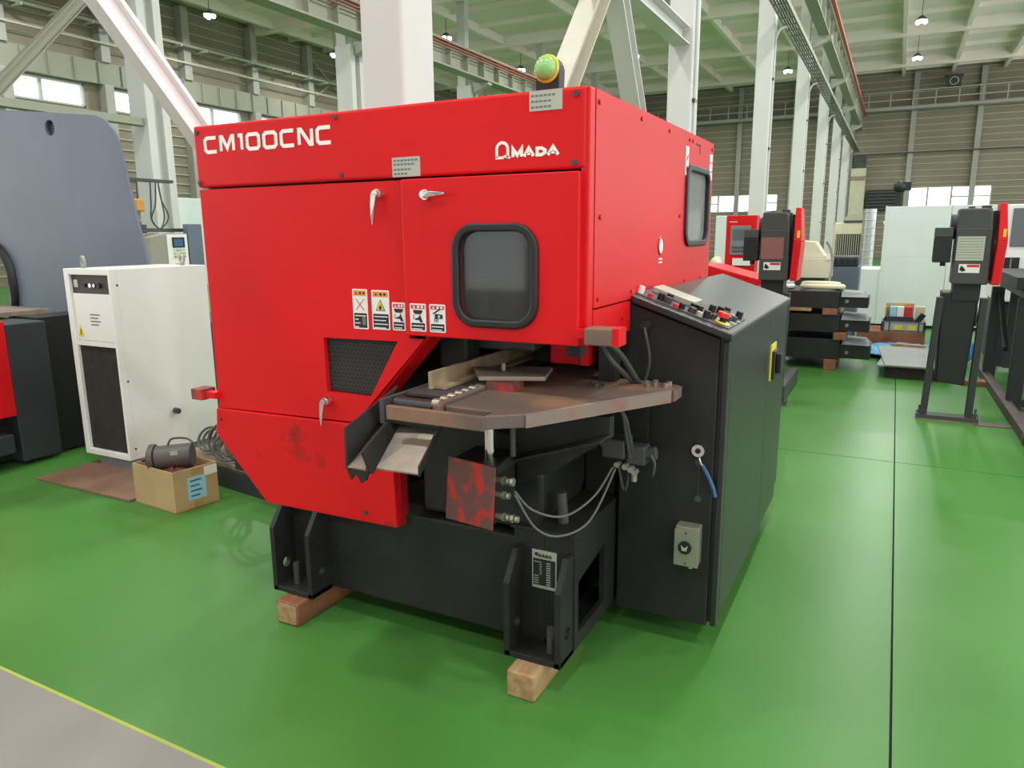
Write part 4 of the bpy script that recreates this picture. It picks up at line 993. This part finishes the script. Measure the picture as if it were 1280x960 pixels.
# ================================================================== RIGHT: STANDS, STACK, PARTITION
def feed_stand(label, dx, plate_m, rails=True):
    c = thing('feed_stand', label, 'machine', (.50+dx, 7.0, 0))
    x0, x1 = .415+dx, .655+dx
    hd = part('head_cover', MB().prism([(x0,1.13),(x1+.01,1.13),(x1,1.55),(x1-.01,1.69),(x1-.04,1.72),(x0+.01,1.72),(x0,1.55)], 'y', 6.85, 7.15), 'gunmetal', c, bevel=.012)
    part('head_top', MB().hexa([(x0,6.845,1.55),(x1,6.845,1.55),(x1,7.15,1.55),(x0,7.15,1.55),(x0+.012,6.90,1.722),(x1-.012,6.90,1.722),(x1-.012,7.15,1.722),(x0+.012,7.15,1.722)]), 'gunmetal', hd, bevel=.01)
    part('head_notch', B(x0+.07, x0+.11, 6.90, 7.0, 1.722, 1.735), 'gunmetal', hd)
    part('head_notch', B(x1-.08, x1-.02, 6.90, 7.0, 1.722, 1.74), 'gunmetal', hd)
    part('back_hump', MB().cyl((x0-.035,7.05,1.58), (x1+.03,7.05,1.58), .10, 18), 'navy', hd, smooth=True)
    ip = part('instruction_plate', B(x0+.012, x0+.198, 6.846, 6.85, 1.318, 1.505), plate_m, hd)
    for i in range(8): part('print_line', B(x0+.02, x0+.188, 6.8455, 6.846, 1.485-.021*i, 1.489-.021*i), 'ink_grey', ip)
    ws = part('warning_sticker', B(x0+.04, x0+.182, 6.846, 6.85, 1.222, 1.290), 'label_white', hd)
    part('band', B(x0+.095, x0+.178, 6.845, 6.846, 1.266, 1.286), 'label_red', ws)
    part('pictogram', MB().prism([(x0+.045,1.245),(x0+.065,1.23),(x0+.09,1.24),(x0+.075,1.262),(x0+.055,1.28)], 'y', 6.845, 6.846), 'ink', ws)
    mt = part('side_motor', B(x0-.145, x0-.02, 6.87, 7.05, 1.30, 1.50), 'navy', c, bevel=.006)
    part('motor_top', B(x0-.145, x0-.02, 6.865, 7.055, 1.50, 1.575), 'gunmetal', mt, bevel=.006)
    part('motor_knob', MB().cyl((x0-.07,6.92,1.27), (x0-.07,6.92,1.30), .02, 10), 'navy', mt)
    cv_ = part('red_guard', MB().hexa([(x1+.028,6.82,1.13),(x1+.085,6.82,1.13),(x1+.085,7.12,1.13),(x1+.028,7.12,1.13),(x1+.040,6.82,1.47),(x1+.105,6.82,1.47),(x1+.105,7.12,1.47),(x1+.040,7.12,1.47)]), 'red_paint', c, bevel=.006, label='bright red belt guard')
    part('guard_top', MB().hexa([(x1+.040,6.82,1.47),(x1+.105,6.82,1.47),(x1+.105,7.12,1.47),(x1+.040,7.12,1.47),(x1+.035,6.88,1.755),(x1+.080,6.88,1.755),(x1+.080,7.10,1.755),(x1+.035,7.10,1.755)]), 'red_paint', cv_, bevel=.006)
    part('guard_label', B(x1+.066, x1+.088, 6.817, 6.82, 1.50, 1.56), 'label_yellow', cv_)
    part('guard_backing', B(x1+.005, x1+.03, 6.95, 7.10, 1.16, 1.70), 'navy', cv_)
    part('neck', B(x0+.02, x1-.03, 6.90, 7.12, 1.0, 1.14), 'navy', c)
    part('trunk', MB().hexa([(x0-.03,6.92,.32),(x1-.065,6.92,.30),(x1-.065,7.25,.30),(x0-.03,7.25,.32),(x0-.05,6.92,1.06),(x1-.03,6.92,1.06),(x1-.03,7.25,1.06),(x0-.05,7.25,1.06)]), 'navy', c, bevel=.01)
    for xa, xb in ((x0-.085, x0-.12), (x1-.02, x1-.035)):
        part('upright', MB().hexa([(xb,6.88,.03),(xb+.05,6.88,.03),(xb+.05,6.98,.03),(xb,6.98,.03),(xa,6.88,1.02),(xa+.05,6.88,1.02),(xa+.05,6.98,1.02),(xa,6.98,1.02)]), 'stand_dark', c, bevel=.004)
    ft = part('foot_bar', B(x0-.15, x1+.06, 6.86, 6.99, .015, .045), 'gunmetal', c)
    if rails: part('foot_rail', B(x0-.12, x0-.04, 6.99, 8.05, .015, .16), 'gunmetal', c, bevel=.004)
    if rails: part('foot_rail', B(x1-.05, x1+.03, 6.99, 8.05, .015, .16), 'gunmetal', c, bevel=.004)
    for x in (x0-.125, x1+.035):
        jb = part('jack_bolt', MB().cyl((x,6.89,.045), (x,6.89,.12), .010, 8), 'gunmetal', ft)
        part('bolt_nut', MB().cyl((x,6.89,.06), (x,6.89,.078), .022, 6), 'gunmetal', jb)
    part('floor_shim', B(x0-.14, x1+.05, 6.865, 6.985, 0, .015), 'steel_brown', c)
    return c
feed_stand('black feed stand with red guard and pink plate beside the control cabinet', -1.485, 'pink_plate')
feed_stand('black feed stand with red guard and grey plate next to the dark frame', 0, 'label_silver', False)
fx = part('floor_plate', MB().prism([(.68,6.80),(1.0,6.84),(1.02,6.92),(.70,6.93)], 'z', 0, .008), 'rust_plate')
props(fx, 'thin rusty orange scrap strip on the floor by the stand foot', 'scrap')

rb = thing('red_feed_bed', 'long red machine bed running behind the control cabinet', 'machine', (-1.9, 8.5, 0))
part('bed', MB().prism([(-2.7,.55),(-1.22,.55),(-1.22,1.05),(-1.80,1.20),(-2.7,1.22)], 'y', 8.15, 8.85), 'red_paint', rb, bevel=.01)
part('leg', B(-2.6, -2.4, 8.2, 8.8, 0, .55), 'gunmetal', rb)
part('leg', B(-1.5, -1.3, 8.2, 8.8, 0, .55), 'gunmetal', rb)
part('roller', MB().cyl((-2.5,8.3,1.26), (-1.95,8.3,1.26), .04, 14), 'gunmetal', rb, smooth=True)
cn = thing('operator_console', 'red and pale grey machine console with dark screen behind the red bed', 'control console', (-2.35, 13.1, 0))
part('red_face', B(-2.60, -2.10, 13.0, 13.3, .75, 1.83), 'red_paint', cn, bevel=.01)
part('side_case', B(-2.78, -2.60, 13.0, 13.4, .6, 1.83), 'panel_white', cn, bevel=.01)
sc_ = part('screen_frame', B(-2.52, -2.19, 12.97, 13.0, 1.17, 1.66), 'grey_plastic', cn, bevel=.01)
part('screen', B(-2.48, -2.25, 12.965, 12.97, 1.42, 1.60), 'screen_grey', sc_)
for i in range(2):
    for j in range(5): part('key', B(-2.48+.05*j, -2.445+.05*j, 12.96, 12.97, 1.22+.06*i, 1.255+.06*i), 'gunmetal', sc_)
part('name_strip', B(-2.55, -2.42, 12.995, 13.0, 1.72, 1.73), 'label_white', cn)
part('console_foot', B(-2.7, -2.15, 13.05, 13.35, 0, .75), 'gunmetal', cn)
part('work_light', MB().cyl((-2.72,12.9,1.05), (-2.62,12.75,1.0), .11, 14, .05), 'cream', cn, smooth=True)
part('paper_sheet', B(-2.46, -2.16, 12.94, 12.95, 1.0, 1.12), 'label_white', cn)

# stack of black beds on timber
for i, (z0, dx, tb_, lab) in enumerate(((.12, .04, .0, 'lowest black steel bed in the stack on orange timbers'), (.43, .02, .04, 'middle black steel bed in the stack on orange timbers'), (.70, 0, -.02, 'topmost black steel bed of the stack, cable coil lying on it'))):
    s = thing('steel_bed', lab, 'steel bed', (-.9, 9.3, z0), 'stacked black beds')
    h = (.23, .20, .19)[i]
    part('beam', B(-1.6, -.52+dx, 9.0, 9.9, z0, z0+h), 'navy', s, bevel=.004)
    part('end_bracket', B(-.52+dx, -.22+dx*1.5, 9.06, 9.5, z0+.01, z0+h-.06), 'navy', s, bevel=.004)
    part('bracket_top', MB().hexa([(-.50+dx,9.04,z0+h-.06),(-.24+dx*1.5,9.04,z0+h-.06),(-.24+dx*1.5,9.5,z0+h-.06),(-.50+dx,9.5,z0+h-.06),(-.50+dx,9.10,z0+h-.005),(-.28+dx*1.5,9.15,z0+h-.02),(-.28+dx*1.5,9.5,z0+h-.02),(-.50+dx,9.5,z0+h-.005)]), 'grey_plastic', s)
    part('bolt', MB().cyl((-.44+dx,9.06,z0+.08), (-.44+dx,9.045,z0+.08), .02, 8), 'steel', s)
for x0, x1, z0, z1, lab in ((-.63,-.50,0,.12,'orange timber block on the floor under the black stack'), (-.55,-.42,.35,.43,'orange timber block under the middle black bed'), (-.68,-.53,.63,.70,'orange timber block under the topmost black bed')):
    t = part('timber_block', B(x0, x1, 8.96, 9.8, z0, z1), 'wood', bevel=.005); props(t, lab, 'wood block')
t = part('timber_lath', B(-1.3, -.80, 8.97, 9.05, .665, .70), 'wood_pale'); props(t, 'pale wooden lath between the upper black beds', 'lath')
cl_ = part('hose_coil', MB().ring((-.72,9.25,.93), (0,.05,1), .22, .028, 30, 8).ring((-.74,9.27,.955), (0,.1,1), .19, .028, 30, 8), 'cream', smooth=True)
props(cl_, 'cream hose coil lying on the topmost black bed', 'hose')
cl_ = part('hose_coil', MB().ring((-1.17,9.3,.935), (.1,0,1), .12, .03, 24, 8).ring((-1.17,9.3,.99), (.05,0,1), .11, .03, 24, 8), 'label_white', smooth=True)
props(cl_, 'white hose coil lying beside the cream one on the black bed', 'hose')
hz = part('air_hose', MB().tube(smooth_path([(-.78,10.2,1.42),(-.72,10.1,1.32),(-.68,9.9,1.15),(-.68,9.6,.95)], 6), .016, 6), 'hose_grey', smooth=True)
props(hz, 'grey hose hanging from the cream tank to the black beds', 'hose')
ck = thing('coolant_tank', 'cream machine tank standing behind the black stack', 'tank', (-.95, 10.7, 0))
part('tank_body', B(-1.25, -.74, 10.5, 11.0, .95, 1.21), 'cream', ck, bevel=.01)
part('tank_neck', MB().prism([(-1.25,1.21),(-.76,1.21),(-.84,1.26),(-.95,1.42),(-1.25,1.45)], 'y', 10.55, 10.95), 'cream', ck, bevel=.01)
part('tank_foot', B(-1.2, -.8, 10.55, 10.95, 0, .95), 'gunmetal', ck)
part('tag', B(-.80, -.74, 10.49, 10.50, 1.19, 1.27), 'label_white', ck)
bm_ = thing('slate_machine', 'dark slate machine body with ribbed top behind the cream tank', 'machine', (-.6, 12.3, 0))
part('body', B(-.98, -.45, 12.0, 12.6, 0, 1.05), 'slate_blue', bm_, bevel=.02)
part('top_housing', B(-1.0, -.47, 11.98, 12.6, 1.05, 1.19), 'slate_dark', bm_, bevel=.02)
for i in range(6): part('rib', B(-.97+.085*i, -.92+.085*i, 11.96, 11.98, 1.09, 1.15), 'black', bm_)
ac = thing('air_unit', 'dusty cream air conditioning unit with vertical grille beside the spiral duct', 'air conditioner', (-.85, 16.3, 0))
part('case', B(-1.12, -.55, 16.0, 16.6, .5, 1.72), 'cream', ac, bevel=.02)
part('grille_field', B(-1.07, -.60, 15.98, 16.0, .90, 1.50), 'mesh_dark', ac)
for i in range(12): part('grille_slat', B(-1.06+.039*i, -1.045+.039*i, 15.95, 15.98, .91, 1.49), 'ac_grey', ac)
part('top_cap', MB().prism([(-.97,1.76),(-.62,1.76),(-.62,1.88),(-.88,1.88)], 'y', 16.0, 16.5), 'ac_grey', ac)
part('top_rail', B(-.95, -.60, 15.99, 16.52, 1.72, 1.76), 'gunmetal', ac)
part('stand', B(-1.1, -.57, 16.05, 16.55, 0, .5), 'gunmetal', ac)
du = thing('spiral_duct', 'shiny spiral steel duct rising beside the white partition', 'duct', (-.49, 15.6, 0))
part('duct', MB().cyl((-.49,15.6,.82), (-.49,15.6,1.96), .115, 28), 'spiral_duct', du, smooth=True)
for i in range(8): part('duct_seam', MB().ring((-.49,15.6,.92+.14*i), (0,0,1), .116, .008, 24, 6), 'spiral_duct', du, smooth=True)
part('duct_collar', MB().cyl((-.49,15.6,.70), (-.49,15.6,.84), .125, 28), 'panel_white', du, smooth=True)
part('duct_base', B(-.64, -.34, 15.45, 15.75, 0, .70), 'panel_white', du)
pp = part('drain_pipe', MB().tube(smooth_path([(-.10,15.7,0),(-.10,15.7,1.55),(-.14,15.7,1.68),(-.25,15.7,1.70)], 5), .035, 8), 'panel_white', smooth=True)
props(pp, 'pale elbow pipe between the duct and the partition', 'pipe')
lv = thing('louver_vent', 'dark horizontal louver vent on the end wall', 'vent', (-1.0, 49.7, 2.9))
part('vent_backing', B(-1.85, -.1, 49.70, 49.74, 2.75, 3.95), 'black', lv)
for i in range(6): part('louver', B(-1.85, -.1, 49.62, 49.70, 2.82+.19*i, 2.90+.19*i), 'gunmetal', lv)
ra = thing('robot_arm', 'small dark mechanical arm poking above the white partition', 'machine arm', (-.0, 30, 0))
part('column', B(-.18, .02, 29.9, 30.1, 0, 3.0), 'navy', ra)
part('joint', MB().ball((-.05,30,3.08), .22, 12, 8), 'navy', ra, smooth=True)
part('arm', B(-.05, .30, 29.9, 30.1, 2.95, 3.25), 'navy', ra, bevel=.03)
he = thing('unit_heater', 'small dark fan heater mounted above the end wall catwalk', 'heater', (2.05, 49.0, 9.3))
part('heater_box', B(1.7, 2.4, 48.9, 49.3, 9.35, 9.85), 'gunmetal', he)
part('fan_ring', MB().ring((2.05,48.9,9.6), (0,1,0), .2, .03, 18, 6), 'label_silver', he)
part('hanger', B(1.6, 2.5, 49.3, 49.4, 9.85, 10.0), 'gunmetal', he)
pr = thing('pilaster_box', 'beige box on the end wall below the crane rail', 'box', (-2.2, 49.5, 0))
part('case', B(-2.75, -1.95, 49.3, 49.7, 0, 5.2), 'cream', pr)
part('rust_band', B(-2.76, -1.94, 49.28, 49.3, 4.5, 4.75), 'steel_brown', pr)
part('ladder_top', B(-2.6, -2.0, 49.4, 49.5, 5.2, 6.0), 'gunmetal', pr)

pt = thing('white_partition', 'large pale mint white machine enclosure filling the aisle end', 'enclosure', (.6, 14, 0))
part('tall_panel', B(-.17, .72, 13.5, 14.6, .05, 1.935), 'panel_white', pt, bevel=.006)
part('tall_panel', B(.724, 1.9, 13.5, 14.6, .05, 1.935), 'panel_white', pt, bevel=.006)
part('low_panel', B(-.585, -.175, 13.5, 14.6, .05, .945), 'panel_white', pt, bevel=.006)
part('seam_strip', B(-.17, 1.9, 13.497, 13.5, 1.155, 1.163), 'panel_white', pt)
part('corner_post', B(-.20, -.165, 13.48, 13.52, .05, 1.945), 'panel_white', pt)
part('skid', B(-.55, 1.85, 13.6, 14.5, 0, .05), 'gunmetal', pt)
we = thing('white_enclosure', 'white machine enclosure with grey window behind the dark frame', 'enclosure', (1.6, 10.6, 0))
part('body', B(1.06, 2.4, 10.0, 11.2, .75, 1.83), 'white_enamel', we, bevel=.01)
part('window', B(1.13, 2.2, 9.985, 10.0, 1.37, 1.79), 'screen_grey', we, bevel=.005)
part('base_cabinet', B(1.10, 2.4, 10.05, 11.2, 0, .75), 'slate_dark', we)
ds = part('display', B(1.09, 1.24, 9.97, 10.0, 1.13, 1.25), 'navy', we)
part('display_post', B(1.15, 1.165, 9.96, 9.97, 1.13, 1.24), 'steel', we)
fr = thing('roller_table', 'dark steel roller table frame at the aisle edge', 'frame', (1.5, 8.4, 0))
part('top_rail', B(.93, 2.4, 7.45, 9.25, 1.06, 1.16), 'navy', fr, bevel=.004)
part('under_rail', B(1.0, 2.4, 7.50, 9.2, .98, 1.04), 'gunmetal', fr)
for x, y in ((.98,9.08),(1.03,7.60),(2.2,9.08),(2.2,7.60)):
    part('leg', B(x-.055, x+.055, y-.05, y+.05, 0, .98), 'navy', fr, bevel=.004)
part('stretcher', B(1.08, 2.2, 7.58, 7.62, .03, .09), 'navy', fr)
part('gusset', MB().bar((1.0,9.0,.90), (1.0,8.2,.45), .04, .05), 'navy', fr)
part('cladding', B(1.09, 2.2, 9.06, 9.10, .10, .95), 'slate_dark', fr)
part('cladding_sill', B(1.05, 2.2, 9.02, 9.06, .10, .14), 'label_silver', fr)
rl = thing('floor_rail', 'dark rusty steel rail lying along the green floor', 'rail', (.98, 7.7, 0))
part('rail_bar', MB().hexa([(.975,4.6,0),(1.055,4.6,0),(.985,9.75,0),(.905,9.75,0),(.975,4.6,.085),(1.055,4.6,.085),(.985,9.75,.085),(.905,9.75,.085)]), 'rust_dark', rl, bevel=.004)
for y in (5.3, 6.3, 7.35, 8.6): part('rail_lug', B(.945, .985, y, y+.09, .01, .07), 'gunmetal', rl)
pw = part('orange_timber', B(.72, .98, 8.62, 8.78, 0, .05), 'wood', bevel=.004); props(pw, 'orange timber scrap on the floor behind the stand foot', 'timber')
cyl_ = part('round_drum', MB().cyl((.62,10.6,.52), (.95,10.6,.52), .13, 16), 'motor_brown', smooth=True)
props(cyl_, 'grey brown round drum held behind the stand', 'drum')
part('drum_foot', B(.70, .88, 10.5, 10.7, 0, .42), 'gunmetal', cyl_)
bb = part('plastic_bag', MB().ball((.80,10.1,.15), .17, 14, 8, sx=.75, sz=.95), 'tarp_blue', smooth=True); props(bb, 'bunched blue plastic bag by the dark frame leg', 'bag')

# bin on pallet, tarp and plates
pa = thing('pallet', 'reddish brown timber pallet before the white enclosure', 'pallet', (.1, 11.9, 0))
for i in range(4): part('plank', B(-.40, .46, 11.5+.19*i, 11.66+.19*i, .125, .165), 'wood_red', pa)
for i in range(2): part('bearer', B(-.40, .46, 11.5+.6*i, 11.62+.6*i, 0, .125), 'wood_red', pa)
bn = thing('parts_bin', 'grey tray with yellow labels holding cartons on the pallet', 'bin', (.18, 11.75, .165))
part('bin_bottom', B(-.095, .455, 11.52, 11.98, .165, .18), 'grey_plastic', bn)
for a in ((-.095,.455,11.52,11.535),(-.095,.455,11.965,11.98),(-.095,-.08,11.52,11.98),(.44,.455,11.52,11.98)):
    part('bin_wall', B(a[0],a[1],a[2],a[3],.18,.31), 'grey_plastic', bn)
for x in (-.075, -.0, .36, .425): part('bin_rib', B(x, x+.018, 11.505, 11.52, .165, .31), 'gunmetal', bn)
part('bin_panel', B(-.05, .42, 11.512, 11.52, .19, .285), 'ac_grey', bn)
for x in (.07, .24): part('yellow_label', B(x, x+.10, 11.506, 11.512, .20, .26), 'label_yellow', bn)
bc = thing('small_carton', 'open cardboard carton with coloured packets in the grey bin', 'box', (.08, 11.8, .18))
part('carton_wall', B(-.06, .30, 11.85, 11.87, .18, .54), 'cardboard', bc)
part('carton_wall', B(-.06, .30, 11.62, 11.64, .18, .37), 'slate_dark', bc)
part('carton_wall', B(-.06, -.045, 11.62, 11.87, .18, .50), 'cardboard', bc)
for x, m_ in ((.0,'label_blue'),(.09,'label_white'),(.19,'label_red')):
    part('packet', B(x, x+.085, 11.70, 11.84, .19, .50), m_, bc)
dk = part('dark_tool', MB().bar((.31,11.575,.26), (.42,11.575,.42), .06, .07), 'black'); props(dk, 'black tool case leaning in the grey bin', 'tool case')
bk = part('carton_flap', B(.32, .44, 11.80, 11.92, .18, .50), 'cream'); props(bk, 'pale upright carton at the end of the grey bin', 'box')
tpv = []
gx, gy = 14, 10
for j in range(gy+1):
    for i in range(gx+1):
        u, v = i/gx, j/gy
        tpv.append((-.30+.80*u+.10*v+random.uniform(-.02,.02), 10.05+1.25*v+random.uniform(-.03,.03), .012+random.random()*.05*(0 < i < gx)))
tpf = [(j*(gx+1)+i, j*(gx+1)+i+1, (j+1)*(gx+1)+i+1, (j+1)*(gx+1)+i) for j in range(gy) for i in range(gx)]
tp_ = part('blue_tarp', MB().add(tpv, tpf), 'tarp_blue'); so = tp_.modifiers.new('solid', 'SOLIDIFY'); so.thickness = .004
props(tp_, 'crumpled blue plastic sheet on the floor behind the steel plates', 'tarp')
sk = part('plate_skid', B(.0, .62, 8.75, 9.75, 0, .12), 'mesh_dark'); props(sk, 'dark low skid under the grey steel plates', 'skid')
for i, (p, z, lab) in enumerate((([(-.08,8.72),(.60,8.70),(.62,9.6),(-.02,9.62)], .122, 'lower grey steel plate lying skewed on the dark skid'), ([(.0,8.66),(.62,8.66),(.66,10.15),(-.10,10.15)], .138, 'upper grey steel plate lying on the dark skid'))):
    s = part('steel_plate', MB().prism(p, 'z', z, z+.014), 'grey_sheet'); props(s, lab, 'steel plate')
bt = part('wood_batten', MB().bar((.05,10.22,.165), (.42,10.16,.165), .07, .03), 'wood_pale'); props(bt, 'pale wooden batten lying across the grey plates', 'batten')
gp = part('grey_sheet', MB().prism([(-.45,10.0),(-.28,9.9),(-.1,10.7),(-.40,10.75)], 'z', 0, .006), 'grey_sheet'); props(gp, 'pale grey sheet on the floor beside the blue tarp', 'sheet')
